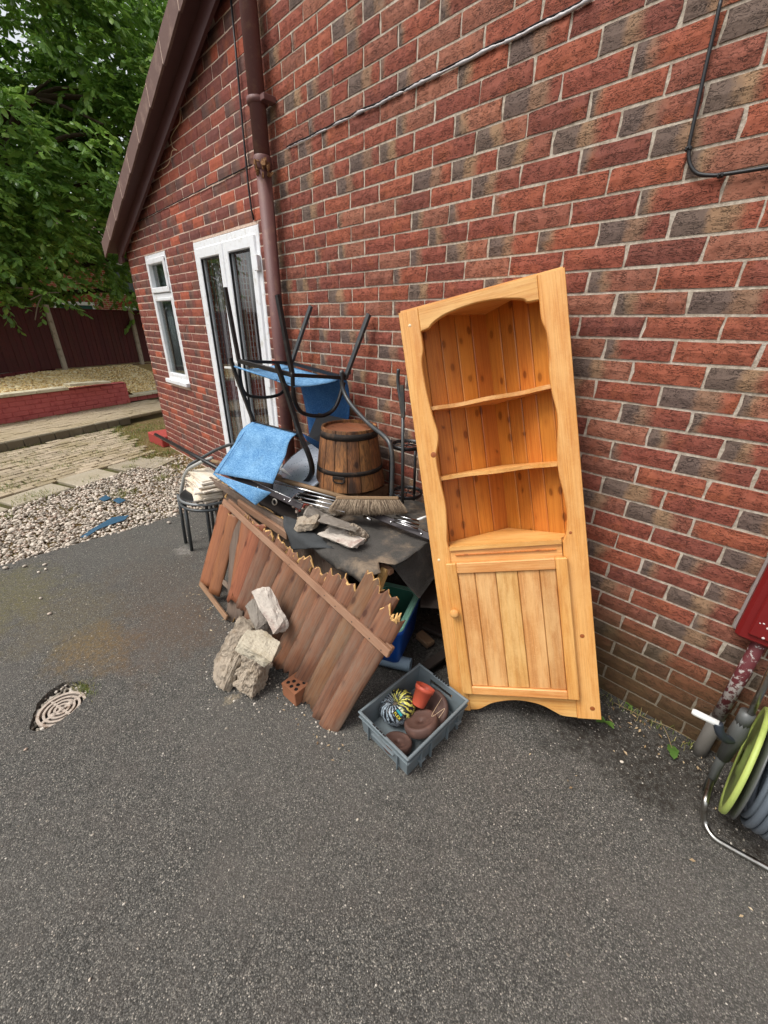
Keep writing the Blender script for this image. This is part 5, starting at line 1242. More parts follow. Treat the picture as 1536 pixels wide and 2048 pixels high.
def loft(rings, mb, mi=0, capb=False):
    n = len(rings[0]); vs = [p for r in rings for p in r]; fs = [(i*n+j, i*n+(j+1) % n, (i+1)*n+(j+1) % n, (i+1)*n+j) for i in range(len(rings)-1) for j in range(n)]
    if capb: fs.append(tuple((len(rings)-1)*n+j for j in range(n)))
    mb.add(vs, fs, mi, True)
mb = MB(); loft([ringpts(.004, zt-.012), ringpts(0, zt-.02), ringpts(0, zt-.04), ringpts(.004, zt-.045), ringpts(.004, zb+.02), ringpts(.02, zb)], mb, 0, True); part('shell', mb, BLUEP, cl)
mb = MB(); loft([ringpts(.003, zt-.012), ringpts(.004, zt), ringpts(.012, zt+.003), ringpts(.016, zt-.004), ringpts(.022, zt-.004), ringpts(.026, zt+.002), ringpts(.034, zt-.002)], mb); part('rim', mb, MINT, cl)
mb = MB(); loft([ringpts(.034, zt-.002, rad=.02), ringpts(.038, zt-.10, rad=.02), ringpts(.04, zb+.03, rad=.02)], mb, 0, True); part('liner', mb, MINTD, cl)
# duct hose piece
mb = MB(); a, b = G(728, 1308, .036), G(818, 1330, .036); prof = []; Ld = (b-a).length; n = 30
for i in range(n*2+1): h = Ld*i/(n*2); prof.append((.034+(.0022 if i % 2 else -.0012), h))
mb.lathe(prof, a, (b-a), 24); mb.lathe([(.036, Ld), (.036, Ld+.008), (.031, Ld+.010), (.031, Ld-.04)], a, (b-a), 24)
solo('duct_hose', mb, DUCT, 'ribbed pale blue plastic duct lying under the cool box', 'duct')
# rotten post stump pushed up through the felt by the cooler
tw = thing('timber_post', 'short timber with painted end sticking up between the felt and the cool box', 'timber', P(755, 1180, -.66))
mb = MB(); mb.beam(P(771, 1137, -.63), P(749, 1192, -.70), .035, .03, (0, -1, 0), 0, .003, .003); part('upright', mb, FRESH, tw)
mb = MB(); mb.beam(P(763, 1131, -.62), P(783, 1145, -.62), .03, .028, (0, -1, 0), 0, .003, .003); part('end_block', mb, BATTEN, tw)
mb = MB(); mb.beam(P(748, 1133, -.67), P(753, 1145, -.67), .028, .02, (0, -1, 0), 0, .003, .003); part('end_block', mb, CONC, tw)
mb = MB(); mb.beam(G(838, 1268, .04), G(862, 1290, .03), .05, .03, (0, 0, 1), 0, .004, .006); solo('timber_offcut', mb, OFFCUT, 'broken brown timber stub lying in the dark between cooler and cabinet', 'timber')
mb = MB(); mb.beam(G(845, 1250, .06), G(892, 1272, .05), .04, .02, (0, 0, 1), 0, .004, .004); solo('timber_offcut', mb, DARKW, 'dark timber piece above the broken stub behind the cabinet', 'timber')
mb = MB(); mb.beam(P(842, 1190, -.40), P(905, 1195, -.30), .16, .01, (0, -.3, 1), 0, .002); solo('dark_board', mb, DARKW, 'dark board standing in the shadow behind the cabinet', 'board')
bh = thing('brush_head', 'dark brush head lying bristles down behind the grey crate', 'brush', G(880, 1320, 0))
q0, q1 = G(850, 1335, .05), G(893, 1305, .05); mb = MB(); mb.beam(q0, q1, .05, .018, (0, 0, 1), 0, .003); part('head', mb, DARKW, bh)
mb = MB()
for i in range(14):
    c_ = q0.lerp(q1, (i+.5)/14)
    for s_ in (-.016, 0, .016): d_ = (q1-q0).normalized(); o_ = V(-d_.y, d_.x, 0)*s_; mb.tube([c_+o_, c_+o_*1.5+V(0, 0, -.042)], .003, 5)
part('tufts', mb, BLACKM, bh, kind='stuff')

# ================================================================ GREY CRATE AND CONTENTS
CZ = .125
cr_ = [G(714, 1421, CZ), G(840, 1328, CZ), G(940, 1402, CZ), G(815, 1524, CZ)]
cc = sum(cr_, Vector())/4; ex = ((cr_[2]-cr_[1])+(cr_[3]-cr_[0])); ex.z = 0; ex.normalize(); ey = V(-ex.y, ex.x, 0)
if ey.y < 0: ey = -ey
cw, cl_ = .292, .392       # along ex, ey
crt = thing('plastic_crate', 'grey plastic crate holding coiled bag, brown wheels and plant pot', 'crate', V(cc.x, cc.y, 0))
def CP(a, b, z): p = V(cc.x, cc.y, 0)+ex*a+ey*b; return V(p.x, p.y, z)
RcM = Matrix([ex, ey, V(0, 0, 1)]).transposed()
def cbox(mb, a, b, z, sa, sb, sz, bev=.002): mb.box(CP(a, b, z), (sa, sb, sz), RcM, 0, bev)
# tapered walls
def wall_(name, pa, pb, nrm, hole=None):
    """pa,pb: top corners (a,b); wall drops to z=.006 tapering in"""
    mb = MB(); t_ = .004; k = .93
    def W(u, z, off): a = pa[0]+(pb[0]-pa[0])*u; b = pa[1]+(pb[1]-pa[1])*u; s_ = k+(1-k)*z/CZ; return CP((a+nrm[0]*off)*s_, (b+nrm[1]*off)*s_, z)
    cells = []
    us = [0, .27, .73, 1] if hole else [0, 1]; zs = [.006, CZ-.058, CZ-.028, CZ] if hole else [.006, CZ]
    for i in range(len(us)-1):
        for j in range(len(zs)-1):
            if hole and i == 1 and j == 1: continue
            q = [W(us[i], zs[j], 0), W(us[i+1], zs[j], 0), W(us[i+1], zs[j+1], 0), W(us[i], zs[j+1], 0)]; r = [W(us[i], zs[j], -t_), W(us[i+1], zs[j], -t_), W(us[i+1], zs[j+1], -t_), W(us[i], zs[j+1], -t_)]
            mb.add(q+r, [(0, 1, 2, 3), (7, 6, 5, 4), (0, 4, 5, 1), (1, 5, 6, 2), (2, 6, 7, 3), (3, 7, 4, 0)])
    part(name, mb, CRATE, crt)
hw, hl = cw/2-.006, cl_/2-.006
wall_('side_wall', (-hw, -hl), (hw, -hl), (0, -1), True); wall_('side_wall', (hw, hl), (-hw, hl), (0, 1), True)
wall_('side_wall', (hw, -hl), (hw, hl), (1, 0)); wall_('side_wall', (-hw, hl), (-hw, -hl), (-1, 0))
mb = MB(); cbox(mb, 0, 0, .006, cw*.90, cl_*.90, .006); part('base', mb, CRATE, crt)
mb = MB()
for b in (-1, 1): cbox(mb, 0, b*(cl_/2-.006), CZ, cw, .012, .009, .003)
for a in (-1, 1): cbox(mb, a*(cw/2-.006), 0, CZ-.0004, .012, cl_-.02, .009, .003)
part('rim', mb, CRATE, crt)
mb = MB()
for b in (-1, 1): cbox(mb, 0, b*(cl_/2-.005), CZ-.028, cw*.985, .007, .004, .001); cbox(mb, 0, b*(cl_/2-.008), CZ-.060, cw*.44, .012, .004, .001)
for a in (-1, 1): cbox(mb, a*(cw/2-.005), 0, CZ-.028, .007, cl_*.98, .004, .001)
part('lip', mb, CRATE, crt)
for b in (-.11, -.05, .06, .13):
    mb = MB(); cbox(mb, cw/2-.006, b, .05, .012, .005, .10, .001); cbox(mb, cw/2-.004, b, .045, .022, .030, .005, .001) if b in (-.11, .13) else None; part('rib', mb, CRATE, crt)
for b in (-.06, .07):
    mb = MB(); cbox(mb, -cw/2+.004, b, .05, .010, .005, .10, .001); part('rib', mb, CRATE, crt)
for a in (-.085, .085):
    for s_ in (-1, 1): mb = MB(); cbox(mb, a, s_*(cl_/2-.008), .05, .005, .010, .095, .001); part('rib', mb, CRATE, crt)
mb = MB()
for i in range(7): cbox(mb, -.05+i*.014, cl_/2-.006, CZ+.0045, .009, .008, .002, 0)
for i in range(4): cbox(mb, -.05+i*.02, -cl_/2+.006, CZ+.0045, .016, .006, .002, 0)
part('rim_slot', mb, BLACKV, crt)
# coiled bag (black white yellow) leaning on the left wall
bgc = CP(-.075, -.03, .072); bag = thing('coiled_bag', 'coiled black, white and yellow plastic packaging in the left of the crate', 'packaging', bgc)
def m_coil():
    t = NT('packaging_film'); u, w, r1, r2 = t.attr(); v = t.coord(); n = t.noise(v, 60, 3)
    s_ = t.math('FRACT', t.math('ADD', t.math('MULTIPLY', u, 22.0), t.math('ADD', t.math('MULTIPLY', w, 3.0), t.math('MULTIPLY', n, 1.6))))
    yel = t.step(t.math('SINE', t.math('ADD', t.math('MULTIPLY', u, 6.28), 1.2)), .0, .35)
    light = t.mix(yel, lin((150, 164, 174)), lin((204, 198, 96)))
    col = t.mix(t.math('MULTIPLY', t.step(s_, .50, .60), t.step(n, .36, .44)), lin((30, 33, 38)), light)
    return t.done(col, .3, t.bump(t.math('ADD', s_, n), .6, .003))
mb = MB(); axc = (ex*-.35+V(0, 0, 1)+ey*-.2).normalized(); xx = axc.orthogonal().normalized(); yy = axc.cross(xx); nu, nv = 72, 14; vs = []; at = []
for i in range(nu):
    for j in range(nv):
        U = 2*math.pi*i/nu; Vv = 2*math.pi*j/nv; rr0 = .036*(1+.07*math.sin(U*15+Vv*1.4)+.08*noise.noise(V(math.cos(U)*3, math.sin(U)*3, 0))); R0_ = .046*(1+.1*math.cos(U-1))
        d_ = xx*math.cos(U)+yy*math.sin(U); vs.append(bgc+d_*(R0_+rr0*math.cos(Vv))+axc*rr0*math.sin(Vv)*1.25); at.append((i/nu, j/nv, 0, 0))
mb.add(vs, [(i*nv+j, ((i+1) % nu)*nv+j, ((i+1) % nu)*nv+(j+1) % nv, i*nv+(j+1) % nv) for i in range(nu) for j in range(nv)], 0, True, at); part('coil', mb, m_coil(), bag)
mb = MB(); mb.lathe([(.001, .012), (.014, .010), (.020, 0), (.018, -.02)], bgc+axc*.012, axc, 16); part('knot', mb, simple('knot_sacking', (112, 100, 86), .9, 0, .3, 90, .8, .004), bag)
tc = bgc+(ex*.055+ey*-.05)+V(0, 0, .048); 
mb = MB(); Rt_ = Matrix([ex, ey, V(0, 0, 1)]).transposed() @ Matrix.Rotation(D(20), 3, 'Y'); mb.box(tc, (.045, .028, .0015), Rt_); tag_o = part('tag', mb, BLACKP, bag)
mb = MB(); mb.box(tc+Rt_@V(-.004, .011, .0012), (.03, .010, .001), Rt_); part('tag_band', mb, TEAL, bag)
cu = bpy.data.curves.new('flex', 'FONT'); cu.body = 'FLEX'; cu.size = .017; cu.extrude = .0003; cu.align_x = 'CENTER'; cu.align_y = 'CENTER'
to = bpy.data.objects.new('flex_tmp', cu); COL.objects.link(to); bpy.context.view_layer.update(); tm = bpy.data.meshes.new_from_object(to); bpy.data.objects.remove(to)
o = link('tag_lettering', tm, YELLOW, bag); M4 = (Rt_).to_4x4(); M4.translation = tc+Rt_@V(0, -.006, .0018)-bag.location; o.matrix_local = M4
# brown wheels
def wheel(c, ax, R0_, w_, label, nm='rubber_wheel'):
    mb = MB(); prof = [(.0005, -w_*.2), (R0_*.3, -w_*.2), (R0_*.8, -w_*.38), (R0_*.93, -w_*.46), (R0_, -w_*.3), (R0_*1.02, 0), (R0_, w_*.3), (R0_*.93, w_*.46), (R0_*.8, w_*.44), (R0_*.74, w_*.36), (R0_*.45, w_*.30), (R0_*.16, w_*.27), (R0_*.15, w_*.22), (.0005, w_*.18)]
    mb.lathe(prof, c, ax, 36); return solo(nm, mb, RUSTBR, label, 'wheel')
wheel(CP(.060, -.02, .090), (ex*-.40+ey*.05+V(0, 0, .9)), .072, .048, 'brown rubber wheel lying uppermost at the right side of the crate')
wheel(CP(.015, .085, .05), (ex*.1+ey*-.45+V(0, 0, .8)), .088, .040, 'wide brown rubber wheel at the far end of the crate under the pot')
wheel(CP(.03, -.13, .040), (ex*-.2+ey*.3+V(0, 0, .9)), .060, .040, 'dark brown rubber wheel low in the near corner of the crate')
# flower pot
pc = CP(-.008, .055, .135); pax = (ey*.42+V(0, 0, .55)+ex*-.05).normalized()
pot = thing('flower_pot', 'small terracotta coloured plastic flower pot upside down in the crate', 'flower pot', pc)
mb = MB(); mb.lathe([(.0005, -.042), (.028, -.042), (.030, -.039), (.0385, .026), (.0425, .026), (.044, .045), (.041, .045), (.037, .020), (.028, -.036), (.0005, -.036)], pc, pax, 32); part('pot_body', mb, TERRA, pot)
mb = MB(); mb.tube(bez([CP(.03, .16, .07), CP(.05, .12, .11), CP(.08, .02, .12), CP(.10, .08, .135), CP(.11, .03, .13)], 6), .0009, 5); solo('twine', mb, CREAM, 'thin pale twine trailing inside the crate', 'twine')

# ================================================================ CHAIR STACK WITH WHITE BOARDS (left end of the pile)
sx, sy = G(372, 1085), G(385, 1100)
st = thing('stacked_chairs', 'stack of dark grey metal chairs at the left end of the pile', 'chairs', V(-.3, -.72, 0))
legs = [((372, 1086), (370, 1000)), ((384, 1101), (384, 1010)), ((424, 1098), (424, 985)), ((428, 1060), (428, 980))]
for (b, t_) in legs:
    B0 = G(*b); T0 = V(B0.x, B0.y, .40) if False else V(B0.x+.01, B0.y+.02, .42); mb = MB(); mb.tube([B0, T0], .0125, 12); part('leg', mb, GREYM, st)
sc = V(-.27, -.72, .40)
for i, z in enumerate((.40, .445)):
    mb = MB(); pts = [sc+V(.21*math.cos(a)*(1 if True else 1), .20*math.sin(a), z-.40) for a in np.linspace(math.pi*.95, math.pi*2.1, 18)]; mb.tube(pts, .0115, 10); part('seat_ring', mb, simple('chair_tube_grey', (122, 124, 124), .4, .3) if i != 0 else GREYM, st)
mb = MB(); mb.lathe([(.0005, 0), (.19, 0), (.20, .006), (.19, .010), (.0005, .010)], sc+V(0, 0, .055), n=36); part('seat', mb, BLACKM, st)
mb = MB(); mb.tube(bez([P(370, 950, -.78), P(380, 930, -.74), P(405, 915, -.66), P(432, 900, -.58), P(462, 889, -.52), P(500, 885, -.45)], 6), .0115, 12); part('arm_hoop', mb, GREYM, st)
mb = MB(); mb.tube(bez([P(362, 985, -.84), P(372, 945, -.80), P(395, 928, -.74), P(425, 915, -.66)], 6), .0125, 12); part('arm_hoop', mb, simple('chair_tube_pale', (168, 168, 162), .5), st)
# whitewashed boards on the seats
bl_labels = ['lowest', 'second lowest', 'third from bottom', 'fourth from bottom', 'fifth from bottom', 'middle']
r_ = random.Random(12); z = .468
specs = [(398, 1005, .24, .16, 20), (398, 998, .26, .15, -8), (396, 990, .27, .15, 12), (398, 983, .25, .14, 5), (395, 975, .27, .14, -10), (398, 968, .24, .13, 18), (396, 958, .25, .13, 0), (403, 947, .22, .12, 8), (405, 940, .20, .12, 14)]
for i, (x_, y_, L_, W_, an_) in enumerate(specs):
    q = V(-.245+r_.uniform(-.015, .015), -.735+r_.uniform(-.012, .012), z); mb = MB(); R = Matrix.Rotation(D(an_*.6-12), 3, 'Z') @ Matrix.Rotation(D(r_.uniform(-3, 3)), 3, 'Y'); 
    mb.box(q, (L_*1.45, W_*1.25, .013), R, 0, .0015, .0015); z += .0165
    solo('board', mb, WHITEW, 'off-white painted board, '+['bottom of', 'second from the bottom of', 'third from the bottom of', 'fourth from the bottom of', 'in the middle of', 'fourth from the top of', 'third from the top of', 'second from the top of', 'topmost of'][i]+' the stack on the grey chairs', 'board', 'off-white boards stacked on the grey chairs')

# ================================================================ HOSE REEL (right edge)
hr = thing('hose_reel', 'grey and lime garden hose reel with steel tube stand at the right edge', 'hose reel', G(1450, 1600))
foot = [P(1422, 1560, -.25), G(1411, 1600, .11), G(1409, 1640, .03), G(1425, 1672, .014), G(1460, 1695, .012), G(1536, 1737, .012), G(1620, 1790, .012)]
mb = MB(); mb.tube(bez(foot, 6), .0095, 14); part('stand_tube', mb, STEEL, hr)
Yh = -.24
mb = MB(); mb.tube([P(1492, 1446, Yh), P(1530, 1368, Yh), P(1560, 1300, Yh)], .010, 12); part('stand_tube', mb, STEEL, hr)
mb = MB(); mb.tube([P(1413, 1582, Yh), P(1436, 1530, Yh), P(1452, 1500, Yh)], .013, 12, rr=[.013, .014, .018]); mb.tube([P(1446, 1515, Yh), P(1475, 1466, Yh), P(1492, 1432, Yh)], .02, 12, rr=[.02, .026, .018]); part('side_arm', mb, REEL, hr)
mb = MB(); mb.tube([P(1483, 1450, Yh), P(1496, 1425, Yh)], .021, 14); part('arm_collar', mb, REEL, hr)
mb = MB(); mb.tube(bez([P(1436, 1446, Yh-.06), P(1440, 1465, Yh-.06), P(1452, 1478, Yh-.04), P(1470, 1478, Yh)], 6), .014, 12); part('crank', mb, simple('crank_dark', (46, 52, 60), .4), hr)
mb = MB(); mb.tube([P(1384, 1422, Yh-.06), P(1390, 1425, Yh-.06), P(1437, 1448, Yh-.06)], .011, 14, rr=[.009, .0115, .0115]); part('crank_grip', mb, WHITEP, hr)
dcn = V(2.865, -.235, .262); 
dn = V(1, -.06, .02).normalized()
mb = MB(); mb.lathe([(.03, -.003), (.176, -.003), (.180, -.009), (.196, -.009), (.199, 0), (.196, .006), (.03, .006)], dcn, dn, 48); part('reel_disc', mb, LIME, hr)
mb = MB(); mb.lathe([(.03, -.012), (.06, -.010), (.065, -.005), (.176, -.005)], dcn, dn, 40); part('disc_face', mb, simple('reel_face_olive', (122, 138, 74), .5, 0, .2, 14), hr)
mb = MB(); mb.lathe([(.03, 0), (.192, 0), (.195, .006), (.03, .012)], dcn+dn*.022, dn, 40); part('reel_disc', mb, REEL, hr)
mb = MB(); 
for i in range(5):
    c_ = dcn+dn*(.045+i*.022)
    mb.tube([c_+V(0, math.cos(a)*(.160+.008*(i % 2)), math.sin(a)*(.160+.008*(i % 2))) for a in np.linspace(0, 2*math.pi, 40)], .011, 10, caps=False)
    mb.tube([c_+V(.010, math.cos(a)*.182, math.sin(a)*.182) for a in np.linspace(0, 2*math.pi, 40)], .011, 10, caps=False)
part('hose', mb, HOSE, hr)

# ================================================================ DRAIN
dr_ = thing('drain_cover', 'round pale slotted drain cover set in a broken hole in the tarmac', 'drain cover', dc+V(.0, -.0, -.03))
gc = G(122, 1414); gc.z = -.014
mb = MB(); vs = []; n = 40
mb.add([V(dc.x, dc.y, -.04)]+[V(dc.x+.2*math.cos(2*math.pi*k/n), dc.y+.22*math.sin(2*math.pi*k/n), -.040) for k in range(n)], [(0, k+1, (k+1) % n+1) for k in range(n)]); part('bed', mb, SOIL, dr_)
Rg = .094
def ringseg(mb, r0, r1, z0, z1, c, n=44):
    mb.lathe([(r0, z0), (r0, z1), (r1, z1), (r1, z0), (r0, z0)], c, n=n, smooth=False)
mb = MB(); ringseg(mb, .082, Rg, -.01, .006, gc); part('grate_ring', mb, GRATE, dr_)
for r0, r1 in ((.062, .072), (.042, .052), (.022, .032)): mb = MB(); ringseg(mb, r0, r1, -.006, .004, gc); part('grate_ring', mb, GRATE, dr_)
ga = math.atan2(G(165, 1385).y-G(80, 1445).y, G(165, 1385).x-G(80, 1445).x)
for a, w_ in ((ga, .014), (ga+math.pi/2, .010)):
    d_ = V(math.cos(a), math.sin(a), 0); mb = MB(); mb.beam(gc-d_*.084+V(0, 0, -.001), gc+d_*.084+V(0, 0, -.001), w_, .008, (0, 0, 1), 0, .001); part('grate_bar', mb, GRATE, dr_)
for s_ in (-1, 1): d_ = V(math.cos(ga), math.sin(ga), 0)*.037*s_; mb = MB(); mb.lathe([(.001, .0045), (.012, .0045), (.013, -.004)], gc+d_, n=14); part('grate_boss', mb, GRATE, dr_)
mb = MB(); mb.lathe([(.001, .0045), (.011, .0045), (.012, -.004)], gc, n=14); part('grate_boss', mb, GRATE, dr_)
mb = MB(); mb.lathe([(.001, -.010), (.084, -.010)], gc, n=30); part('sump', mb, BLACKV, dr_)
pts = []; r_ = random.Random(3)
for _ in range(420):
    a = r_.uniform(0, 2*math.pi); r = hole_r(a)*r_.uniform(.55, 1.0); p = dc+V(math.cos(a)*r, math.sin(a)*r, 0)
    if (p-V(gc.x, gc.y, 0)).length > Rg+.004: pts.append((p.x, p.y, -.030+r_.uniform(0, .016)))
pebbles('drain_rubble', pts, .0075, .7, GRIT)

# small weeds and scraps ------------------------------------------------
def leafplant(base, n, L, label, spread=1.0, mat=WEED, seed=1, flat=.35):
    r_ = random.Random(seed); mb = MB()
    for i in range(n):
        a = r_.uniform(0, 6.28) if spread >= 1 else spread*6.28+r_.gauss(0, .3); l = L*r_.uniform(.6, 1.1); d = V(math.cos(a), math.sin(a), 0); s_ = V(-d.y, d.x, 0); pts = []
        K = 6
        for k in range(K+1):
            t_ = k/K; w_ = L*.16*math.sin(math.pi*min(1, t_*.95+.05))**.7*(1+.35*(k % 2)); c_ = base+d*l*t_+V(0, 0, flat*l*math.sin(t_*2.4)*.6+.003); pts.append((c_-s_*w_, c_+V(0, 0, -.002), c_+s_*w_))
        vs = [p for t in pts for p in t]; fs = []
        for k in range(K): b = k*3; fs += [(b, b+1, b+4, b+3), (b+1, b+2, b+5, b+4)]
        mb.add(vs, fs, 0, True, [(.5, 0, r_.random(), 0)]*len(vs))
    return solo('weed', mb, mat, label, 'weed')
leafplant(G(1340, 1490), 2, .10, 'long green dandelion leaf lying on the tarmac near the wall', .93*0+.80, seed=4)
leafplant(G(1210, 1444), 5, .045, 'small green weed beside the cabinet foot', seed=5)
leafplant(G(1262, 1415), 6, .03, 'low weed tuft in the crack at the wall foot', seed=6)
mb = MB(); mb.tube(bez([G(1228, 1405, .01), G(1262, 1422, .03), G(1300, 1440, .015), G(1340, 1455, .03), G(1385, 1480, .01)], 5), .0016, 5)
mb.tube(bez([G(1290, 1432, .01), G(1310, 1400, .06), G(1325, 1398, .05), G(1322, 1440, .01)], 5), .0012, 5); mb.tube(bez([G(1320, 1440, .012), G(1335, 1470, .02), G(1345, 1500, .008)], 5), .0015, 5)
solo('dry_stem', mb, simple('stem_dry', (140, 120, 86), .9), 'dry brown plant stem trailing along the wall foot', 'stem')
def scrap(pxs, z, th, label, mat=BLUSC): mb = MB(); mb.prism([G(*p, z+random.uniform(0, .008)) for p in pxs], (0, 0, th)); return solo('plastic_scrap', mb, mat, label, 'scrap')
scrap([(198, 999), (212, 991), (223, 997), (208, 1003)], .005, .006, 'left one of two small blue square scraps on the gravel')
scrap([(226, 1001), (238, 996), (252, 1001), (238, 1008)], .005, .006, 'right one of two small blue square scraps on the gravel')
scrap([(160, 1075), (190, 1055), (225, 1035), (258, 1031), (250, 1040), (215, 1052), (195, 1060), (172, 1075)], .004, .004, 'long torn strip of blue plastic sheet on the gravel edge')

# ================================================================ GARDEN BEHIND
WH = .47
rw = thing('red_garden_wall', 'low dark red painted brick retaining wall across the garden', 'wall', RF(rl/2, 0, UZ))
def rbrick(a0, a1, z0, z1, b=0.0, dep=.1):
    mb = MB(); c = RF((a0+a1)/2, b-dep/2, (z0+z1)/2); mb.box(c, (a1-a0, dep, z1-z0), Matrix.Rotation(math.atan2(rd.y, rd.x), 3, 'Z'), 0, .005, .0015); return mb
for k in range(5):
    z0 = UZ+.003+k*.078; z1 = z0+.069
    a = -1.7+(.11 if k % 2 else 0)
    while a < rl-.02:
        b_ = min(a+.215, rl)
        if b_-a > .04: part('brick', rbrick(a, b_, z0, z1, random.gauss(0, .002)), REDW, rw)
        a += .225
mb = MB(); mb.box(RF(rl/2-.85, -.06, UZ+.18), (rl+1.68, .10, .39), Matrix.Rotation(math.atan2(rd.y, rd.x), 3, 'Z')); part('mortar', mb, REDW, rw)
ctz = UZ+.395
RM = Matrix.Rotation(math.atan2(rd.y, rd.x), 3, 'Z')
def cope(a0, a1, b, z, t=.05, w=.22, ang=0, tilt=0):
    mb = MB(); mb.box(RF((a0+a1)/2, b, z+t/2), (a1-a0, w, t), Matrix.Rotation(math.atan2(rd.y, rd.x)+ang, 3, 'Z') @ Matrix.Rotation(tilt, 3, 'Y'), 0, .006, .002); return mb
for (a0, a1) in ((-1.4, -.91), (-.90, -.40), (-.39, .11), (.12, .61), (.62, 1.11)):
    part('coping', cope(a0, a1, -.06, ctz), COPE, rw)
mb = cope(1.10, 1.80, .04, ctz+.052, .04, .2, -.05, .03); solo('coping_slab', mb, COPE, 'loose pale coping slab overhanging the front of the red garden wall', 'slab')
mb = cope(1.12, rl-.01, -.06, ctz, .012, .14); part('mortar_bed', mb, REDW, rw)
# low return wall to the right
lw = thing('low_garden_wall', 'very low red brick wall with pale coping beside the extension corner', 'wall', RF(rl+.6, -.15, UZ))
for i in range(7):
    a = rl+.03+i*.225; 
    for k in range(1): part('brick', rbrick(a, a+.214, UZ+.003, UZ+.085, -.12+random.gauss(0, .003)), REDW, lw)
for i in range(3): part('coping', cope(rl+.02+i*.55, rl+.56+i*.55, -.19, UZ+.09, .045, .24), COPE, lw)
# raised golden gravel bed
FD = 2.0+.0
zb0, zb1 = ctz-.02, .60
def bedz(a, b):  # a along wall, b behind wall (positive away)
    base_ = zb0+(zb1-zb0)*min(1, max(0, (b-.1)/2.2))
    if a > rl-.1:
        k = min(1, (a-rl+.1)/.35); lowz = UZ+.10+(zb1-UZ-.10)*min(1, max(0, (b-.2)/2.1)); return base_*(1-k)+lowz*k
    return base_
mb = MB(); na, nb_ = 36, 18; gpts = []
for i in range(na+1):
    for j in range(nb_+1): a = -3.5+8.5*i/na; b = .12+2.75*j/nb_; gpts.append(RF(a, -b, bedz(a, b)-.02))
mb.add(gpts, [(i*(nb_+1)+j, i*(nb_+1)+j+1, (i+1)*(nb_+1)+j+1, (i+1)*(nb_+1)+j) for i in range(na) for j in range(nb_)], 0, True)
struct('gravel_bed', mb, simple('gravel_ground', (176, 146, 92), .95, 0, .2, 60, .8, .01))
N = 17000; pa_ = rng.uniform(-1.6, 4.0, N); pb2 = rng.uniform(.13, 2.4, N)
pts = [(*(RF(a, -b)[:2]), bedz(a, b)-.012) for a, b in zip(pa_, pb2)]
pebbles('golden_gravel', pts, .0175, .6, PEBG)
# raised dark red kerb wall in the bed at far left
mb = MB(); a0, a1 = P(0, 752, 0), 0
vdp = lambda x, y, D_: None
def onplane(x, y, b):  # pixel -> point in vertical plane parallel to the red wall, b behind it
    d = Vector(ray(x, y)); p0_ = RF(0, -b); t_ = (p0_-Vector(CAM)).dot(rn)/d.dot(rn); return Vector(CAM)+d*t_
e0, e1 = G(0, 762, .52), G(108, 742, .56)
bd_ = thing('bed_edging', 'dark red painted edging wall of the raised corner bed by the fence', 'wall', V(e0.x, e0.y, .45))
dirb = (e1-e0); dirb.z = 0; dirb.normalize(); e00 = e0-dirb*1.2; 
for k in range(2):
    a = 0.0; Lw = (e1-e00).length
    while a < Lw-.03:
        b_ = min(a+.3, Lw); p_ = V(e00.x, e00.y, 0)+dirb*((a+b_)/2); mb = MB(); mb.box(V(p_.x, p_.y, .53+k*.075), (b_-a-.012, .1, .066), Matrix.Rotation(math.atan2(dirb.y, dirb.x), 3, 'Z'), 0, .004, .002); part('brick', mb, simple('paint_dark_red', (96, 28, 30), .8) if a == 0 and k == 0 else bpy.data.materials['paint_dark_red'], bd_); a += .312
mb = MB(); nb2 = V(-dirb.y, dirb.x, 0); nb2 = nb2 if nb2.x < 0 else -nb2
q = [V(e00.x, e00.y, .60), V(e1.x, e1.y, .60), V(e1.x, e1.y, .60)+nb2*.9, V(e00.x, e00.y, .60)+nb2*.9]; mb.add(q, [(0, 1, 2, 3)]); struct('corner_bed', mb, simple('corner_bed_gravel', (150, 138, 118), .95, 0, .3, 40, .9, .01))
# fence ---------------------------------------------------------------
fn = thing('garden_fence', 'dark red stained close board fence with concrete posts behind the gravel', 'fence', RF(1.5, -2.35, .5))
FB_ = 2.35
f1, f2 = onplane(131, 741, FB_), onplane(284, 727, FB_)
ft1, ft2 = onplane(95, 617, FB_), onplane(262, 622, FB_)
fa1 = (f1-RF(0, -FB_)).dot(rd); fa2 = (f2-RF(0, -FB_)).dot(rd); FS = fa2-fa1; ftop = (ft1.z+ft2.z)/2; fbz = .52
def FF(a, b, z): return RF(a, -FB_-b, z)
for i in range(-3, 4):
    a = fa1+i*FS; mb = MB(); mb.box(FF(a, .0, (fbz+ftop)/2+.02), (.09, .10, ftop-fbz+.10), RM, 0, .01); part('post', mb, CONC, fn)
    for j in range(18):
        w_ = (FS-.11)/18; aa = a+.055+(j+.5)*w_; mb = MB(); R = RM @ Matrix.Rotation(.09, 3, 'Z'); mb.box(FF(aa, .0+.003*(j % 2), (fbz+.1+ftop)/2+random.uniform(-.004, .004)), (w_*1.08, .012, ftop-fbz-.12), R, 0, .002); part('board', mb, FENCE, fn)
    mb = MB(); mb.box(FF(a+FS/2, .0, ftop+.0), (FS-.10, .05, .03), RM, 0, .003); part('cap_rail', mb, FENCE, fn)
    mb = MB(); mb.box(FF(a+FS/2, .0, fbz+.02), (FS-.10, .03, .10), RM, 0, .003); part('gravel_board', mb, FENCE, fn)
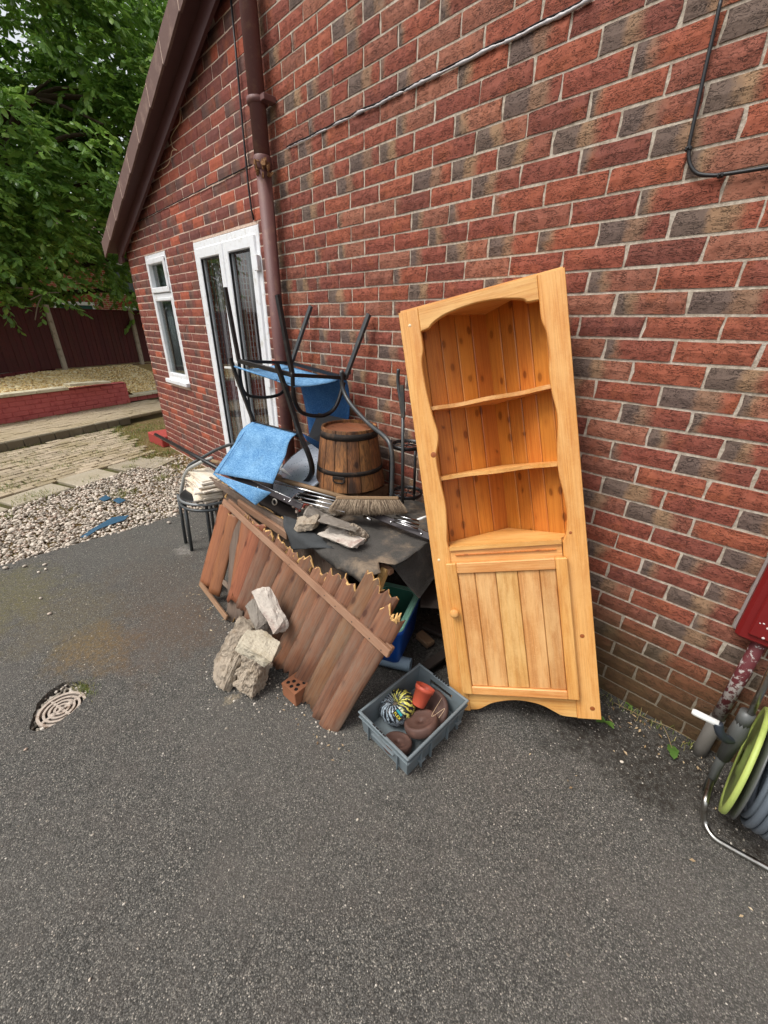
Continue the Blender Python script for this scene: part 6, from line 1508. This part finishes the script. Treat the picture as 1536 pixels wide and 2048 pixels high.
# house beyond
hb = thing('neighbour_house', 'red brick house beyond the fence glimpsed through the tree', 'house', (-19, 4, 0))
HX = -19.0
mb = MB(); mb.box((HX-3, 3.2, 1.95), (6, 11.5, 4.9)); part('wall', mb, FARB, hb)
mb = MB(); mb.prism([(HX+.35, -2.8, 4.3), (HX+.35, -2.8, 4.42), (HX-3, -2.8, 6.2), (HX-6.3, -2.8, 4.42), (HX-6.3, -2.8, 4.3)], (0, 12, 0)); part('roof', mb, TILEC, hb)
mb = MB(); mb.box((HX+.36, 3.2, 4.36), (.06, 12, .14)); part('gutter', mb, UPVC, hb)
for (yc, zc2, w_, h_, gcol) in ((2.2, 1.45, 1.3, 1.5, 1), (4.9, 1.45, 1.9, 1.3, 0), (0.1, 3.2, 1.2, 1.1, 0), (4.6, 3.2, 1.5, 1.1, 0), (-1.5, 1.5, 1.1, 1.2, 0)):
    mb = MB(); 
    for s_ in (-1, 0, 1): mb.box((HX+.03, yc+s_*w_/2, zc2), (.09, .09, h_), None, 0, .004)
    for s_ in (-1, 1): mb.box((HX+.028, yc, zc2+s_*h_/2), (.09, w_+.09, .12), None, 0, .004)
    wf = part('window', mb, UPVC, hb); mb = MB(); mb.box((HX+.015, yc, zc2), (.02, w_-.1, h_-.1)); part('pane', mb, simple('glass_far_green', (24, 84, 70), .15) if gcol else simple('glass_far', (84, 96, 100), .1), wf)
    mb = MB(); mb.box((HX+.02, yc, zc2+h_/2+.18), (.05, w_+.3, .22)); part('lintel', mb, simple('lintel_brick', (150, 70, 52), .9), wf)
# house opposite (behind the camera), seen mirrored in the french doors
ho = thing('opposite_house', 'brick house across the drive, mirrored in the french doors', 'house', (-9, -11, 0))
mb = MB(); mb.box((-9, -14.5, 2.6), (10, 6, 5.2)); part('wall', mb, FARBX, ho)
mb = MB(); mb.prism([(-14.3, -11.2, 5.1), (-14.3, -14.5, 7.2), (-14.3, -17.8, 5.1)], (10.6, 0, 0)); part('roof', mb, TILEC, ho)
for x, z in ((-11.5, 3.9), (-8, 3.9), (-6, 1.5), (-11.5, 1.5)):
    mb = MB(); frame_rect(mb, x-.6, x+.6, z-.55, z+.55, .09, -11.55, .1); wf = part('window', mb, UPVC, ho); mb = MB(); mb.box((x, -11.47, z), (1.04, .02, .94)); part('pane', mb, bpy.data.materials['glass_far'], wf)

# ================================================================ red step and low rail by the extension corner
mb = MB(); q0 = G(322, 877, 0); s_ = [G(308, 872, .06), G(334, 880, .06)]
mb.box((-3.72, .12, .06), (.46, .42, .15), Matrix.Rotation(.08, 3, 'Z'), 0, .01); solo('step', mb, simple('step_red', (164, 62, 54), .8), 'small red painted step at the corner of the extension', 'step')

# ================================================================ TREE
tr = thing('tree', 'large leafy green tree overhanging the red fence and the roof', 'tree', (-11.8, -.4, .4))
mb = MB(); tp = bez([(-11.8, -.4, .2), (-11.7, -.3, 1.5), (-11.5, -.2, 2.8), (-11.3, 0, 4.4), (-11.1, .2, 6.2)], 5); mb.tube(tp, .2, 14, rr=[.26-.17*i/(len(tp)-1) for i in range(len(tp))]); part('trunk', mb, BARK, tr)
limbs = []
for i in range(26):
    r_ = random.Random(100+i); z0_ = r_.uniform(1.9, 5.8); s0 = V(-11.55+.1*(z0_-2), -.2+.08*(z0_-2), z0_); a = r_.uniform(-1.6, 1.6); l_ = r_.uniform(2.2, 4.2)
    e_ = s0+V(math.cos(a)*l_, math.sin(a)*l_*1.15, r_.uniform(-.3, 1.8)); m_ = s0.lerp(e_, .5)+V(0, 0, r_.uniform(.2, .6)); pts = bez([s0, m_, e_], 5); limbs.append(pts)
    mb = MB(); mb.tube(pts, .05, 8, rr=[.075-.06*k/(len(pts)-1) for k in range(len(pts))]); part('limb', mb, BARK, tr)
# bare twigs showing above the fence at the left
for (a, b) in (((30, 575), (100, 592)), ((60, 600), (118, 585)), ((85, 590), (70, 640))):
    mb = MB(); q0, q1 = onplane(*a, 2.2), onplane(*b, 2.2); mb.tube(bez([q0, q0.lerp(q1, .5)+V(0, 0, .05), q1], 4), .012, 6); part('twig', mb, simple('twig_grey', (150, 136, 122), .9), tr)
def crown(name, nclump, nper, center, rad, seed, lsize, zmin=2.2):
    rg = np.random.default_rng(seed); V_, F_, A_ = [], [], []; base_i = 0
    cl = []
    while len(cl) < nclump:
        p = rg.normal(0, 1, 3); p /= np.linalg.norm(p); p *= rg.uniform(.35, 1.0)**.45; c = np.array(center)+p*np.array(rad)
        if c[2] < zmin: continue
        if c[2] < 3.3 and .15 < c[1] < 1.5 and rg.uniform() < .8: continue
        if noise.noise(Vector(c)*.6) < -.16: continue
        cl.append((c, p))
    for c, p in cl:
        out = p*np.array([1, 1, .4]); out /= np.linalg.norm(out)+1e-6
        nt = 9; hue = rg.uniform(0, 1)
        for k in range(nt):
            d = out*.6+rg.normal(0, .6, 3); d[2] = d[2]*.4-.10; d /= np.linalg.norm(d); s0 = c+rg.normal(0, .26, 3); L = rg.uniform(.35, .75); m = nper
            t = (np.arange(m)+.5)/m; pos = s0+d*L*t[:, None]; pos[:, 2] -= .25*L*t*t
            side = np.cross(d, [0, 0, 1.0]); side /= np.linalg.norm(side)+1e-6; sg = np.where(np.arange(m) % 2 == 0, 1, -1)[:, None]
            ld = side*sg*.8+d*.75+np.array([0, 0, -.45])+rg.normal(0, .28, (m, 3)); ld /= np.linalg.norm(ld, axis=1)[:, None]
            nrm = np.array([0, 0, 1.0])+rg.normal(0, .38, (m, 3)); wv = np.cross(ld, nrm); wv /= np.linalg.norm(wv, axis=1)[:, None]; nn = np.cross(wv, ld)
            ls = (lsize*rg.uniform(.65, 1.25, m))[:, None]; w = ls*.27
            b = pos; v = np.stack([b, b+ld*ls*.35+wv*w-nn*w*.25, b+ld*ls*.7+wv*w*.85-nn*w*.3, b+ld*ls-nn*ls*.12, b+ld*ls*.7-wv*w*.85-nn*w*.3, b+ld*ls*.35-wv*w-nn*w*.25, b+ld*ls*.5], 1)
            idx = np.arange(m)[:, None]*7+base_i; f = np.concatenate([idx+[0, 1, 6], idx+[1, 2, 6], idx+[2, 3, 6], idx+[3, 4, 6], idx+[4, 5, 6], idx+[5, 0, 6]])
            at = np.zeros((m, 7, 4)); at[:, :, 0] = [.5, 0, 0, .5, 1, 1, .5]; at[:, :, 2] = np.clip(hue*.5+rg.uniform(0, .5, m), 0, 1)[:, None]
            V_.append(v.reshape(-1, 3)); F_.append(f); A_.append(at.reshape(-1, 4)); base_i += m*7
    return npmesh(name, np.concatenate(V_), np.concatenate(F_), np.concatenate(A_))
me = crown('crown', 600, 14, (-10.2, .6, 5.2), (3.0, 4.6, 3.6), 5, .142); link('crown', me, LEAF, tr, kind=None)
me = crown('crown', 130, 13, (-9.3, -1.2, 2.9), (1.6, 2.6, 1.3), 6, .135, 2.15); link('crown', me, LEAF, tr)
tr2 = thing('tree', 'further broad tree filling the gap behind the first, beyond the fence', 'tree', (-15, 4.5, 0))
mb = MB(); mb.tube([(-15, 4.5, 0), (-14.9, 4.5, 3), (-14.8, 4.6, 6)], .2, 12, rr=[.25, .18, .08]); part('trunk', mb, BARK, tr2)
me = crown('crown', 420, 12, (-14.6, 4.2, 7.4), (3.4, 5.4, 3.2), 9, .16, 3.6); link('crown', me, LEAF, tr2)
